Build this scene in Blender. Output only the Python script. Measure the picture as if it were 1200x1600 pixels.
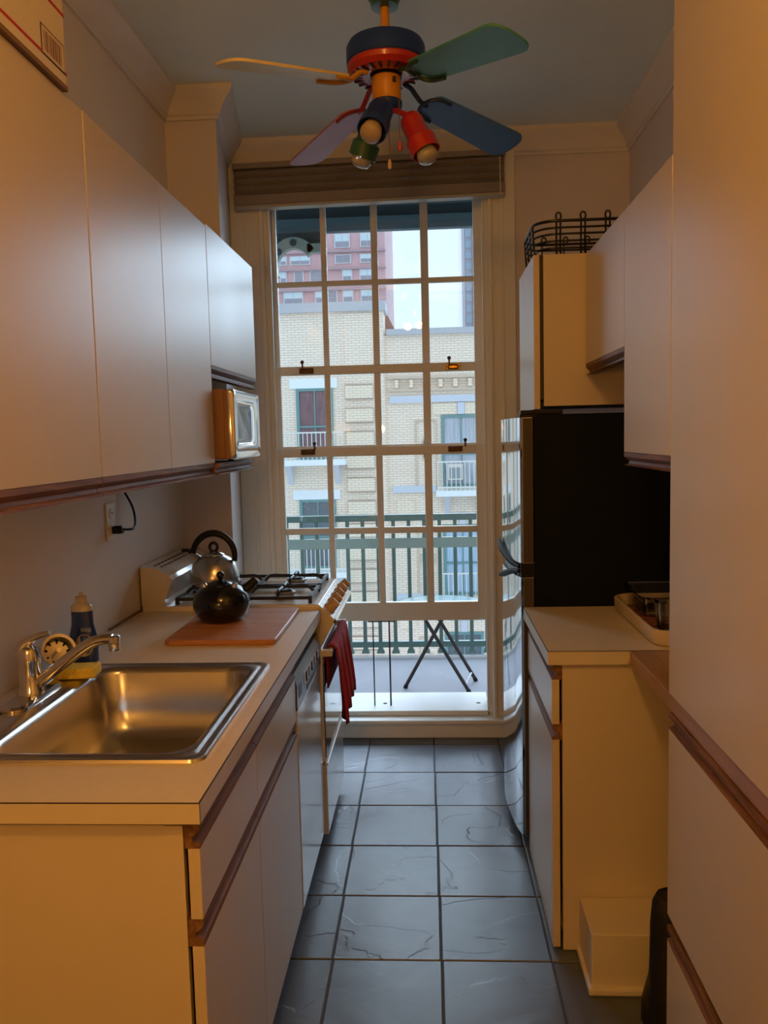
import bpy, bmesh, math, random
from mathutils import Vector, Matrix
random.seed(7)
S = bpy.context.scene
for o in list(bpy.data.objects):
    bpy.data.objects.remove(o)
COL = S.collection
PI = math.pi

# ---------------------------------------------------------------- camera
YAW, PITCH, ROLL, FPX = -0.0577, 0.0916, -0.0243, 1280.0
cam_d = bpy.data.cameras.new('camera')
cam = bpy.data.objects.new('camera', cam_d)
COL.objects.link(cam)
fw = Vector((math.sin(YAW) * math.cos(PITCH), math.cos(YAW) * math.cos(PITCH), -math.sin(PITCH)))
rt = Vector((math.cos(YAW), -math.sin(YAW), 0))
up = rt.cross(fw)
r2 = math.cos(ROLL) * rt + math.sin(ROLL) * up
u2 = -math.sin(ROLL) * rt + math.cos(ROLL) * up
m = Matrix.Identity(4)
for i in range(3):
    m[i][0], m[i][1], m[i][2] = r2[i], u2[i], -fw[i]
m.translation = (0, 0, 1.535)
cam.matrix_world = m
cam_d.sensor_fit = 'VERTICAL'
cam_d.sensor_height = 24.0
cam_d.lens = 24.0 * FPX / 1600.0
cam_d.clip_start = 0.05
cam_d.clip_end = 400
S.camera = cam

# ---------------------------------------------------------------- world, sun, exposure
W = bpy.data.worlds.new('overcast_sky')
S.world = W
W.use_nodes = True
bg = W.node_tree.nodes['Background']
bg.inputs['Color'].default_value = (0.62, 0.765, 0.95, 1)
bg.inputs['Strength'].default_value = 1.34
sd = bpy.data.lights.new('hazy_sun', 'SUN')
sd.energy = 8.8
sd.angle = math.radians(60)
sd.color = (0.62, 0.80, 1.0)
sun = bpy.data.objects.new('hazy_sun', sd)
COL.objects.link(sun)
sun.location = (0, 30, 30)
sun.rotation_euler = Vector((0.10, -math.cos(math.radians(25)), -math.sin(math.radians(25)))).to_track_quat('-Z', 'Y').to_euler()
S.view_settings.view_transform = 'Standard'
S.view_settings.look = 'None'
S.view_settings.gamma = 1
S.view_settings.use_curve_mapping = False
S.view_settings.exposure = 0.18
LAMP_POS = (-0.14, 0.15, 2.66)
LAMP_POWER = 30.0
LAMP_COLOR = (1.0, 0.44, 0.085)
LAMP2_POS = (-0.535, -0.60, 1.62)
LAMP2_POWER = 20.0

# ---------------------------------------------------------------- materials
MATS = {}
def nt(m): return m.node_tree
def mat(name, rgb, rough=0.5, metal=0.0, var=None, bump=None, spec=None, coat=0.0, trans=0.0, ior=None, emit=None, aniso=None):
    """var=(scale, amount[, stretch xyz]) colour mottling, bump=(scale, strength, distance[, stretch])"""
    if name in MATS: return MATS[name]
    M = bpy.data.materials.new(name); M.use_nodes = True
    n = M.node_tree.nodes; l = M.node_tree.links
    p = n['Principled BSDF']
    p.inputs['Base Color'].default_value = (*rgb, 1)
    p.inputs['Roughness'].default_value = rough
    p.inputs['Metallic'].default_value = metal
    if spec is not None: p.inputs['Specular IOR Level'].default_value = spec
    if coat: p.inputs['Coat Weight'].default_value = coat; p.inputs['Coat Roughness'].default_value = 0.12
    if trans: p.inputs['Transmission Weight'].default_value = trans
    if ior: p.inputs['IOR'].default_value = ior
    if emit:
        p.inputs['Emission Color'].default_value = (*emit[0], 1); p.inputs['Emission Strength'].default_value = emit[1]
    tc = n.new('ShaderNodeTexCoord')
    def coords(st):
        mp = n.new('ShaderNodeMapping'); mp.inputs['Scale'].default_value = st
        l.new(tc.outputs['Object'], mp.inputs['Vector']); return mp.outputs['Vector']
    if var:
        nz = n.new('ShaderNodeTexNoise'); nz.inputs['Scale'].default_value = var[0]; nz.inputs['Detail'].default_value = 5
        l.new(coords(var[2] if len(var) > 2 else (1, 1, 1)), nz.inputs['Vector'])
        rp = n.new('ShaderNodeValToRGB')
        a = var[1]
        rp.color_ramp.elements[0].position = 0.3; rp.color_ramp.elements[1].position = 0.7
        rp.color_ramp.elements[0].color = (*[max(0, c * (1 - a)) for c in rgb], 1)
        rp.color_ramp.elements[1].color = (*[min(1, c * (1 + a)) for c in rgb], 1)
        l.new(nz.outputs['Fac'], rp.inputs['Fac']); l.new(rp.outputs['Color'], p.inputs['Base Color'])
    if bump:
        nz = n.new('ShaderNodeTexNoise'); nz.inputs['Scale'].default_value = bump[0]; nz.inputs['Detail'].default_value = 4
        l.new(coords(bump[3] if len(bump) > 3 else (1, 1, 1)), nz.inputs['Vector'])
        b = n.new('ShaderNodeBump'); b.inputs['Strength'].default_value = bump[1]; b.inputs['Distance'].default_value = bump[2]
        l.new(nz.outputs['Fac'], b.inputs['Height']); l.new(b.outputs['Normal'], p.inputs['Normal'])
    MATS[name] = M
    return M

def slate_mat():
    M = bpy.data.materials.new('slate_tile'); M.use_nodes = True
    n = M.node_tree.nodes; l = M.node_tree.links; p = n['Principled BSDF']
    tc = n.new('ShaderNodeTexCoord'); oi = n.new('ShaderNodeObjectInfo')
    ad = n.new('ShaderNodeVectorMath'); ad.operation = 'MULTIPLY_ADD'
    cb = n.new('ShaderNodeCombineXYZ')
    mu = n.new('ShaderNodeMath'); mu.operation = 'MULTIPLY'; mu.inputs[1].default_value = 37.0
    l.new(oi.outputs['Random'], mu.inputs[0]); l.new(mu.outputs[0], cb.inputs['X']); l.new(mu.outputs[0], cb.inputs['Z'])
    ad.inputs[1].default_value = (1, 1, 1); l.new(tc.outputs['Object'], ad.inputs[0]); l.new(cb.outputs[0], ad.inputs[2])
    nz = n.new('ShaderNodeTexNoise'); nz.inputs['Scale'].default_value = 5.0; nz.inputs['Detail'].default_value = 7; nz.inputs['Distortion'].default_value = 0.6
    l.new(ad.outputs[0], nz.inputs['Vector'])
    rp = n.new('ShaderNodeValToRGB'); e = rp.color_ramp.elements
    e[0].position = .28; e[0].color = (0.070, 0.076, 0.090, 1); e[1].position = .72; e[1].color = (0.098, 0.120, 0.150, 1)
    l.new(nz.outputs['Fac'], rp.inputs['Fac'])
    hs = n.new('ShaderNodeHueSaturation'); l.new(rp.outputs[0], hs.inputs['Color'])
    mr = n.new('ShaderNodeMapRange'); mr.inputs['To Min'].default_value = .82; mr.inputs['To Max'].default_value = 1.2
    l.new(oi.outputs['Random'], mr.inputs['Value']); l.new(mr.outputs[0], hs.inputs['Value'])
    l.new(hs.outputs[0], p.inputs['Base Color'])
    p.inputs['Roughness'].default_value = 0.36
    # layered cleft relief
    n2 = n.new('ShaderNodeTexNoise'); n2.inputs['Scale'].default_value = 2.2; n2.inputs['Detail'].default_value = 6; n2.inputs['Distortion'].default_value = 1.0
    l.new(ad.outputs[0], n2.inputs['Vector'])
    st = n.new('ShaderNodeValToRGB'); st.color_ramp.interpolation = 'EASE'
    ee = st.color_ramp.elements; ee[0].position = .47; ee[0].color = (.3, .3, .3, 1); ee[1].position = .49; ee[1].color = (.6, .6, .6, 1)
    l.new(n2.outputs['Fac'], st.inputs['Fac'])
    mx = n.new('ShaderNodeMath'); mx.operation = 'ADD'
    m2 = n.new('ShaderNodeMath'); m2.operation = 'MULTIPLY'; m2.inputs[1].default_value = .9
    l.new(nz.outputs['Fac'], m2.inputs[0]); l.new(st.outputs[0], mx.inputs[0]); l.new(m2.outputs[0], mx.inputs[1])
    b = n.new('ShaderNodeBump'); b.inputs['Strength'].default_value = .6; b.inputs['Distance'].default_value = .005
    l.new(mx.outputs[0], b.inputs['Height']); l.new(b.outputs[0], p.inputs['Normal'])
    return M

def brick_mat(name, c1, c2, mortar, bw=.22, rh=.072, ms=.012, rough=.8):
    M = bpy.data.materials.new(name); M.use_nodes = True
    n = M.node_tree.nodes; l = M.node_tree.links; p = n['Principled BSDF']
    g = n.new('ShaderNodeNewGeometry'); sp = n.new('ShaderNodeSeparateXYZ'); cb = n.new('ShaderNodeCombineXYZ')
    l.new(g.outputs['Position'], sp.inputs[0]); l.new(sp.outputs['X'], cb.inputs['X']); l.new(sp.outputs['Z'], cb.inputs['Y'])
    br = n.new('ShaderNodeTexBrick'); br.inputs['Scale'].default_value = 1
    br.inputs['Color1'].default_value = (*c1, 1); br.inputs['Color2'].default_value = (*c2, 1); br.inputs['Mortar'].default_value = (*mortar, 1)
    br.inputs['Brick Width'].default_value = bw; br.inputs['Row Height'].default_value = rh; br.inputs['Mortar Size'].default_value = ms
    br.inputs['Mortar Smooth'].default_value = .3
    l.new(cb.outputs[0], br.inputs['Vector']); l.new(br.outputs['Color'], p.inputs['Base Color'])
    p.inputs['Roughness'].default_value = rough
    return M

def wood_mat(name, c1, c2, axis='Y', scale=18, rough=.42, bumps=.15):
    M = bpy.data.materials.new(name); M.use_nodes = True
    n = M.node_tree.nodes; l = M.node_tree.links; p = n['Principled BSDF']
    tc = n.new('ShaderNodeTexCoord'); mp = n.new('ShaderNodeMapping')
    s = {'X': (.08, 1, 1), 'Y': (1, .08, 1), 'Z': (1, 1, .08)}[axis]
    mp.inputs['Scale'].default_value = s
    l.new(tc.outputs['Object'], mp.inputs['Vector'])
    nz = n.new('ShaderNodeTexNoise'); nz.inputs['Scale'].default_value = scale * 4; nz.inputs['Detail'].default_value = 6; nz.inputs['Distortion'].default_value = .8
    l.new(mp.outputs[0], nz.inputs['Vector'])
    rp = n.new('ShaderNodeValToRGB'); e = rp.color_ramp.elements
    e[0].position = .35; e[0].color = (*c1, 1); e[1].position = .68; e[1].color = (*c2, 1)
    l.new(nz.outputs['Fac'], rp.inputs['Fac']); l.new(rp.outputs[0], p.inputs['Base Color'])
    b = n.new('ShaderNodeBump'); b.inputs['Strength'].default_value = bumps; b.inputs['Distance'].default_value = .001
    l.new(nz.outputs['Fac'], b.inputs['Height']); l.new(b.outputs[0], p.inputs['Normal'])
    p.inputs['Roughness'].default_value = rough
    return M

def pane_mat(name, tint=(.93, .97, .96), refl=1.0):
    M = bpy.data.materials.new(name); M.use_nodes = True
    n = M.node_tree.nodes; l = M.node_tree.links
    n.remove(n['Principled BSDF']); out = n['Material Output']
    t = n.new('ShaderNodeBsdfTransparent'); t.inputs[0].default_value = (*tint, 1)
    g = n.new('ShaderNodeBsdfGlossy'); g.inputs['Roughness'].default_value = .01; g.inputs['Color'].default_value = (1, 1, 1, 1)
    f = n.new('ShaderNodeFresnel'); f.inputs['IOR'].default_value = 1.45
    mu = n.new('ShaderNodeMath'); mu.operation = 'MULTIPLY'; mu.inputs[1].default_value = refl; mu.use_clamp = True
    mx = n.new('ShaderNodeMixShader')
    l.new(f.outputs[0], mu.inputs[0]); l.new(mu.outputs[0], mx.inputs[0]); l.new(t.outputs[0], mx.inputs[1]); l.new(g.outputs[0], mx.inputs[2])
    l.new(mx.outputs[0], out.inputs['Surface'])
    return M

laminate = mat('almond_laminate', (.64, .55, .43), .34, bump=(60, .03, .001), spec=.5)
counter_m = mat('cream_counter_laminate', (.70, .60, .46), .38, var=(90, .03), spec=.5)
band_m = mat('counter_edge_laminate', (.66, .58, .46), .36)
seam_m = mat('dark_seam', (.03, .02, .012), .6)
oak = wood_mat('oak_pull_wood', (.13, .06, .03), (.29, .14, .068), rough=.6)
oak_light = wood_mat('brown_counter_wood', (.34, .18, .085), (.42, .235, .115), rough=.36)
board_m = wood_mat('maple_board_wood', (.42, .17, .075), (.56, .26, .12), axis='X', scale=10)
wall_paint = mat('wall_paint_cream', (.68, .63, .63), .6, bump=(35, .08, .002))
splash_paint = mat('left_wall_paint', (.74, .68, .60), .6, bump=(35, .06, .002))
ceil_paint = mat('ceiling_paint', (.76, .86, .84), .65, var=(3, .03), bump=(22, .1, .002))
trim_paint = mat('window_trim_paint', (.80, .80, .74), .42, bump=(30, .08, .001))
crown_paint = mat('crown_paint', (.72, .68, .63), .5, bump=(30, .05, .001))
grout_m = mat('floor_grout', (.055, .056, .06), .8)
slate = slate_mat()
steel = mat('brushed_steel', (.56, .53, .49), .26, 1.0, bump=(14, .03, .001, (1, 14, 1)))
chrome = mat('polished_chrome', (.72, .70, .67), .10, 1.0)
fridge_steel = mat('fridge_steel', (.62, .63, .64), .07, 1.0)
black_body = mat('black_enamel', (.010, .012, .018), .6, spec=.05)
black_plastic = mat('black_plastic', (.010, .010, .012), .42, spec=.25)
black_gloss = mat('black_glaze', (.005, .005, .008), .16, coat=.15)
cast_iron = mat('cast_iron', (.012, .012, .014), .45, bump=(80, .15, .001))
white_enamel = mat('white_enamel', (.72, .66, .56), .25, coat=.3)
white_plastic = mat('white_plastic', (.75, .72, .66), .4)
grey_plastic = mat('grey_plastic', (.22, .22, .23), .4)
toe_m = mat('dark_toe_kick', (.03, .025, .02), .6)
glass_pane = pane_mat('window_glass', (.94, .96, .95))
clear_glass = pane_mat('clear_glassware', (.90, .91, .90), 1.6)
brass = mat('brass', (.75, .42, .06), .28, 1.0)
dark_bronze = mat('dark_bronze', (.10, .06, .035), .4, .8)

# ---------------------------------------------------------------- mesh helpers
def B(): return bmesh.new()
def box(bm, x0, x1, y0, y1, z0, z1, bev=0.0, seg=2):
    x0, x1 = min(x0, x1), max(x0, x1); y0, y1 = min(y0, y1), max(y0, y1); z0, z1 = min(z0, z1), max(z0, z1)
    v = [bm.verts.new(c) for c in ((x0, y0, z0), (x1, y0, z0), (x1, y1, z0), (x0, y1, z0), (x0, y0, z1), (x1, y0, z1), (x1, y1, z1), (x0, y1, z1))]
    fs = [bm.faces.new([v[i] for i in f]) for f in ((0, 3, 2, 1), (4, 5, 6, 7), (0, 1, 5, 4), (1, 2, 6, 5), (2, 3, 7, 6), (3, 0, 4, 7))]
    if bev > 0:
        es = list({e for f in fs for e in f.edges})
        bmesh.ops.bevel(bm, geom=es, offset=bev, segments=seg, profile=.5, affect='EDGES')
    return bm
def prism(bm, pts, axis, a0, a1):
    """pts: polygon in the plane normal to axis. X:(y,z) Y:(x,z) Z:(x,y)"""
    def mk(p, a):
        return {'X': (a, p[0], p[1]), 'Y': (p[0], a, p[1]), 'Z': (p[0], p[1], a)}[axis]
    A = [bm.verts.new(mk(p, a0)) for p in pts]; C = [bm.verts.new(mk(p, a1)) for p in pts]
    n = len(pts)
    fs = [bm.faces.new(A), bm.faces.new(C[::-1])]
    for i in range(n):
        fs.append(bm.faces.new((A[i], C[i], C[(i + 1) % n], A[(i + 1) % n])))
    bmesh.ops.recalc_face_normals(bm, faces=fs)
    for f in fs: f.smooth = True
    return bm
def loft(bm, rings, closed=True, cap0=False, cap1=False, wrap=False):
    R = [[bm.verts.new(p) for p in r] for r in rings]
    n = len(R[0]); fs = []
    pairs = list(zip(R, R[1:])) + ([(R[-1], R[0])] if wrap else [])
    for a, b in pairs:
        for i in range(n if closed else n - 1):
            j = (i + 1) % n
            fs.append(bm.faces.new((a[i], a[j], b[j], b[i])))
    if cap0: fs.append(bm.faces.new(R[0][::-1]))
    if cap1: fs.append(bm.faces.new(R[-1]))
    bmesh.ops.recalc_face_normals(bm, faces=fs)
    for f in fs: f.smooth = True
    return bm
def axis_mat(p, d):
    d = Vector(d).normalized(); q = Vector((0, 0, 1)).rotation_difference(d)
    return Matrix.Translation(p) @ q.to_matrix().to_4x4()
def lathe(bm, prof, M=None, n=28, cap0=True, cap1=True, c=(0, 0, 0)):
    if M is None: M = Matrix.Translation(c)
    rings = [[M @ Vector((max(r, 1e-4) * math.cos(2 * PI * k / n), max(r, 1e-4) * math.sin(2 * PI * k / n), z)) for k in range(n)] for r, z in prof]
    return loft(bm, rings, True, cap0, cap1)
def tube(bm, pts, r, n=8, closed=False):
    P = [Vector(p) for p in pts]; N = len(P)
    rr = r if isinstance(r, (list, tuple)) else [r] * N
    T = []
    for i in range(N):
        a = P[(i - 1) % N] if (closed or i > 0) else P[i]; b = P[(i + 1) % N] if (closed or i < N - 1) else P[i]
        T.append((b - a).normalized())
    u = Vector((0, 0, 1)) if abs(T[0].z) < .9 else Vector((1, 0, 0))
    u = (u - T[0] * u.dot(T[0])).normalized(); rings = []
    for i in range(N):
        u = (u - T[i] * u.dot(T[i])).normalized(); w = T[i].cross(u)
        rings.append([P[i] + rr[i] * (math.cos(2 * PI * k / n) * u + math.sin(2 * PI * k / n) * w) for k in range(n)])
    return loft(bm, rings, True, not closed, not closed, wrap=closed)
def rrect(x0, x1, y0, y1, r, z, k=6):
    out = []
    for cx, cy, a0 in ((x1 - r, y1 - r, 0), (x0 + r, y1 - r, 90), (x0 + r, y0 + r, 180), (x1 - r, y0 + r, 270)):
        for i in range(k + 1):
            a = math.radians(a0 + 90 * i / k); out.append((cx + r * math.cos(a), cy + r * math.sin(a), z))
    return out
def spline(pts, k=8):
    P = [Vector(p) for p in pts]; P = [2 * P[0] - P[1]] + P + [2 * P[-1] - P[-2]]; out = []
    for i in range(1, len(P) - 2):
        for j in range(k):
            t = j / k; a, b, c, d = P[i - 1], P[i], P[i + 1], P[i + 2]
            out.append(.5 * ((2 * b) + (c - a) * t + (2 * a - 5 * b + 4 * c - d) * t * t + (3 * b - a - 3 * c + d) * t ** 3))
    out.append(P[-2]); return out
def obj(name, bm, material, parent=None, smooth=35, label=None, local=False):
    me = bpy.data.meshes.new(name)
    off = parent_world(parent)
    if off.length > 0 and not local: bmesh.ops.translate(bm, verts=bm.verts, vec=-off)
    bm.normal_update(); bm.to_mesh(me); bm.free()
    if not smooth:
        for p in me.polygons: p.use_smooth = False
    else:
        fl_ = [p.use_smooth for p in me.polygons]
        me.set_sharp_from_angle(angle=math.radians(smooth))
        me.polygons.foreach_set('use_smooth', fl_)
    me.materials.append(material)
    o = bpy.data.objects.new(name, me); COL.objects.link(o)
    if parent: o.parent = parent
    if label: o['label'] = label
    return o
def parent_world(p):
    v = Vector((0, 0, 0))
    while p is not None:
        v = v + Vector(p.location); p = p.parent
    return v
def tag(o, label, cat, group=None, kind=None):
    o['label'] = label; o['category'] = cat
    if group: o['group'] = group
    if kind: o['kind'] = kind
    return o
def thing(name, loc, label, cat, group=None, kind=None):
    o = bpy.data.objects.new(name, None); o.empty_display_size = .05
    COL.objects.link(o); o.location = loc
    return tag(o, label, cat, group, kind)
def inst(src, parent, loc):
    c = src.copy(); COL.objects.link(c); c.parent = parent; c.location = loc; return c
def pbox(name, parent, material, *a, bev=0.0, label=None):
    return obj(name, box(B(), *a, bev=bev), material, parent, label=label)

# ================================================================ THE ROOM SHELL
XL, XR, YW, YB, ZC = -1.08, .98, 4.12, -2.6, 2.98
fl = pbox('floor', None, grout_m, XL - .1, XR + .1, YB - .1, YW + .15, -.10, -.004)
tag(fl, 'dark slate tile kitchen floor running to the window', 'floor', kind='structure')
PX, PY, X0, Y0, ROT = .322, .338, .006, 2.279, -.008
tile_me = {}
for ci in range(-3, 4):
    for ri in range(-2, 6):
        xa, xb = X0 + ci * PX, X0 + (ci + 1) * PX
        ya, yb = Y0 + ri * PY, Y0 + (ri + 1) * PY
        if ci == 3: xb = min(xb, XR)
        if xa < XL: xa = XL
        if xa > XR - .03 or xb < XL + .03: continue
        yb = min(yb, 4.07)
        if xb < -.50 and yb > 1.3: continue           # wholly under the left cabinets
        w, d = (xb - xa) - .005, (yb - ya) - .005
        key = (round(w, 3), round(d, 3))
        if key not in tile_me:
            bm = box(B(), -w / 2, w / 2, -d / 2, d / 2, -.012, 0, bev=.0025, seg=1)
            o = obj('tile', bm, slate, None); tile_me[key] = o.data
            bpy.data.objects.remove(o)
        t = bpy.data.objects.new('tile', tile_me[key]); COL.objects.link(t); t.parent = fl
        cx, cy = (xa + xb) / 2, (ya + yb) / 2
        t.location = (cx + ROT * (cy - 2.3), cy, random.uniform(-.0006, .0006))

tag(pbox('ceiling', None, ceil_paint, XL - .1, XR + .1, YB - .1, YW + .25, ZC, ZC + .12), 'plain pale painted kitchen ceiling', 'ceiling', kind='structure')
tag(pbox('wall_left', None, splash_paint, XL - .12, XL, YB - .1, YW + .25, -.1, ZC + .1), 'cream painted wall behind the sink and stove', 'wall', kind='structure')
tag(pbox('wall_right', None, wall_paint, XR, XR + .12, YB - .1, YW + .25, -.1, ZC + .1), 'cream painted wall behind the refrigerator', 'wall', kind='structure')
tag(pbox('wall_front', None, wall_paint, XL - .12, XR + .12, YB - .12, YB, -.1, ZC + .1), 'cream painted wall behind the viewer', 'wall', kind='structure')
OX0, OX1, OZ0, OZ1 = -.80, .30, .095, 2.80
bm = B()
box(bm, XL - .12, OX0, YW, YW + .25, -.1, ZC + .1); box(bm, OX1, XR + .12, YW, YW + .25, -.1, ZC + .1)
box(bm, OX0, OX1, YW, YW + .25, OZ1, ZC + .1); box(bm, OX0, OX1, YW, YW + .25, -.1, OZ0)
tag(obj('wall_back', bm, wall_paint, None), 'pinkish cream painted wall around the tall window', 'wall', kind='structure')
# pilaster in the rear left corner, with a splayed flank
bm = prism(B(), [(XL, 3.5), (-.864, 3.5), (-.966, YW), (XL, YW)], 'Z', 0, ZC)
tag(obj('wall_pilaster', bm, wall_paint, None), 'square painted corner pier between wall cabinets and window', 'pilaster', kind='structure')
# crown moulding swept round the room
def sweep(path, prof, closed=False):
    bm = B(); rings = []
    N = len(path)
    for i in range(N):
        p = Vector(path[i]); nrm = []
        if i > 0: d = (Vector(path[i]) - Vector(path[i - 1])).normalized(); nrm.append(Vector((d.y, -d.x)))
        if i < N - 1: d = (Vector(path[i + 1]) - Vector(path[i])).normalized(); nrm.append(Vector((d.y, -d.x)))
        if len(nrm) == 2:
            b = (nrm[0] + nrm[1]).normalized(); b = b / max(.3, b.dot(nrm[0]))
        else: b = nrm[0]
        rings.append([(p.x + b.x * o, p.y + b.y * o, z) for o, z in prof])
    return loft(bm, rings, True, True, True)
cp = [(0, 2.865), (.012, 2.865), (.012, 2.878), (.022, 2.884), (.030, 2.905), (.050, 2.935), (.068, 2.948), (.076, 2.962), (.076, 2.98), (0, 2.98)]
tag(obj('trim_1', sweep([(XL, YB), (XL, 3.5), (-.864, 3.5), (-.966, YW), (XR, YW), (XR, YB)], cp), crown_paint, None, smooth=25),
    'painted crown moulding running round the ceiling edge', 'moulding', kind='structure')

# ---------------------------------------------------------------- window
def sc(v, y, c=0.0): return c + (v - c) * y / 4.15
win = thing('window_1', (0, YW, OZ0), 'tall triple-hung window with cream muntins and raised bottom sash', 'window', kind='structure')
bm = B()
box(bm, OX0, OX0 + .016, YW, YW + .22, OZ0, OZ1); box(bm, OX1 - .016, OX1, YW, YW + .22, OZ0, OZ1); box(bm, OX0, OX1, YW, YW + .22, OZ1 - .03, OZ1)
box(bm, OX0 + .016, OX0 + .030, YW - .002, YW + .012, OZ0, OZ1 - .03, bev=.003); box(bm, OX1 - .030, OX1 - .016, YW - .002, YW + .012, OZ0, OZ1 - .03, bev=.003)
obj('jamb', bm, trim_paint, win)
COLS = [(-.747, -.525), (-.496, -.274), (-.241, -.029), (.009, .231)]
def sash(name, y, zt, zb, rows, th=.034):
    z = lambda v: sc(v, y, 1.535); x = lambda v: sc(v, y)
    xl, xr = OX0 + .018, OX1 - .018
    bm = B()
    box(bm, xl, x(COLS[0][0]), y, y + th, z(zb), z(zt), bev=.002, seg=1); box(bm, x(COLS[3][1]), xr, y, y + th, z(zb), z(zt), bev=.002, seg=1)
    box(bm, x(COLS[0][0]), x(COLS[3][1]), y, y + th, z(rows[0][1]), z(zt), bev=.002, seg=1)
    box(bm, x(COLS[0][0]), x(COLS[3][1]), y, y + th, z(zb), z(rows[-1][0]), bev=.002, seg=1)
    r = obj(name, bm, trim_paint, win)
    for a, b in zip(COLS, COLS[1:]):
        pbox('muntin', r, trim_paint, x(a[1]), x(b[0]), y + .003, y + th - .004, z(rows[-1][0]), z(rows[0][1]), bev=.004)
    for a, b in zip(rows, rows[1:]):
        pbox('muntin', r, trim_paint, x(COLS[0][0]), x(COLS[3][1]), y + .0035, y + th - .0045, z(b[1]), z(a[0]), bev=.004)
    for rw in rows:
        for c in COLS:
            pbox('pane', r, glass_pane, x(c[0]) - .003, x(c[1]) + .003, y + .018, y + .0205, z(rw[0]) - .003, z(rw[1]) + .003)
    return r
s_top = sash('upper_sash', YW + .115, 2.745, 1.853, [(2.316, 2.69), (1.895, 2.29)])
s_mid = sash('middle_sash', YW + .075, 1.897, 1.444, [(1.495, 1.853)])
s_low = sash('lower_sash', YW + .035, 1.486, .589, [(1.075, 1.44), (.684, 1.042)])
def latch(sashp, x, y, z, m, lever):
    bm = box(B(), x - .036, x + .036, y - .006, y, z - .014, z + .014, bev=.004)
    lf = obj('sash_lift', bm, m, sashp, label='small metal finger lift on the meeting rail')
    ring = [(x + .024 * math.cos(a) * 1.15, y - .010, z + .010 * math.sin(a)) for a in [2 * PI * k / 16 for k in range(16)]]
    obj('lift_ring', tube(B(), ring, .004, 6, True), dark_bronze, sashp)
    bm = tube(B(), [(x + lever, y - .004, z + .012), (x + lever, y - .006, z + .040)], .0045, 6)
    bmesh.ops.create_uvsphere(bm, u_segments=10, v_segments=6, radius=.010, matrix=Matrix.Translation((x + lever, y - .006, z + .044)))
    obj('sash_lock', bm, dark_bronze, sashp)
latch(s_mid, -.62, YW + .075, 1.878, dark_bronze, -.02); latch(s_mid, .125, YW + .075, 1.878, brass, -.02)
latch(s_low, -.62, YW + .035, 1.466, dark_bronze, .035); latch(s_low, .128, YW + .035, 1.466, dark_bronze, .05)
# casing boards round the window
bm = B()
for a, b, c in ((-.962, OX0, 1), (OX1, .432, -1)):
    box(bm, a, b, YW - .022, YW, .095, 2.90, bev=.003, seg=1)
    inner = b if c == 1 else a
    box(bm, inner - .020 if c == 1 else inner, inner if c == 1 else inner + .020, YW - .034, YW - .022, .095, 2.88, bev=.005)
    mid = (a + b) / 2
    box(bm, mid - .008, mid + .008, YW - .029, YW - .022, .095, 2.88, bev=.003)
box(bm, OX0, OX1, YW - .022, YW, 2.78, 2.90)
tag(obj('trim_2', bm, trim_paint, None), 'cream painted casing boards framing the window', 'casing', kind='structure')
# sill step under the window
bm = B()
box(bm, -.955, .955, 4.058, YW + .02, 0, .088, bev=.004); box(bm, -.955, .955, 4.045, YW + .03, .072, .096, bev=.006)
box(bm, OX0, OX1, YW - .002, YW + .03, .096, .122, bev=.004)
tag(obj('trim_3', bm, trim_paint, None), 'low cream painted step and sill under the window', 'sill', kind='structure')
# outer sill with two screw holes
osill = thing('window_sill', (0, YW + .1, .1), 'white outer sill with two dark screw holes under the raised sash', 'sill', kind='structure')
pbox('sill_board', osill, mat('white_sill_paint', (.80, .80, .78), .45), OX0 + .016, OX1 - .016, YW + .03, 4.46, .085, .112, bev=.004)
for x in (-.265, .232):
    obj('screw_hole', lathe(B(), [(.011, 0), (.011, .0015), (.004, .0016)], c=(x, 4.27, .112)), black_plastic, osill)
# thin inverted-U prop under the raised sash
pr = B(); tube(pr, [(-.318, 4.235, .112), (-.318, 4.235, .572)], .0035, 6); tube(pr, [(-.232, 4.235, .112), (-.232, 4.235, .572)], .0045, 6)
box(pr, -.345, -.20, 4.228, 4.242, .565, .574)
tag(obj('window_prop', pr, mat('dark_metal_rod', (.03, .028, .025), .4, .5), None), 'thin dark inverted-U metal prop under the raised bottom sash', 'prop')

# blind
bl = thing('window_blind', (-.27, 4.06, 2.86), 'taupe pleated blind drawn up at the top of the window', 'blind')
blind_m = mat('taupe_blind_fabric', (.27, .235, .21), .75, var=(40, .10, (1, 1, 20)))
def tilt(bm):
    for v in bm.verts: v.co.z += (v.co.x + .93) * .012
    return bm
obj('headrail', tilt(box(B(), -.928, .382, 4.035, 4.095, 2.835, 2.862, bev=.003)), blind_m, bl)
pts = []
zs = [2.836 - .0175 * k for k in range(8)]
front = []
for k, z in enumerate(zs):
    front.append((4.060 if k % 2 == 0 else 4.032, z))
prof = front + [(4.085, zs[-1]), (4.085, zs[0])]
obj('pleats', tilt(prism(B(), prof, 'X', -.922, .376)), blind_m, bl, smooth=0)
obj('lower_panel', tilt(box(B(), -.924, .378, 4.034, 4.088, 2.662, 2.714, bev=.006)), blind_m, bl)
obj('bottom_rail', tilt(box(B(), -.924, .378, 4.032, 4.090, 2.648, 2.662, bev=.003)), mat('blind_rail', (.42, .40, .35), .4), bl)
obj('lift_cord', tube(B(), [(.355, 4.030, 2.84), (.357, 4.029, 2.67)], .0022, 6), white_plastic, bl)

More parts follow.
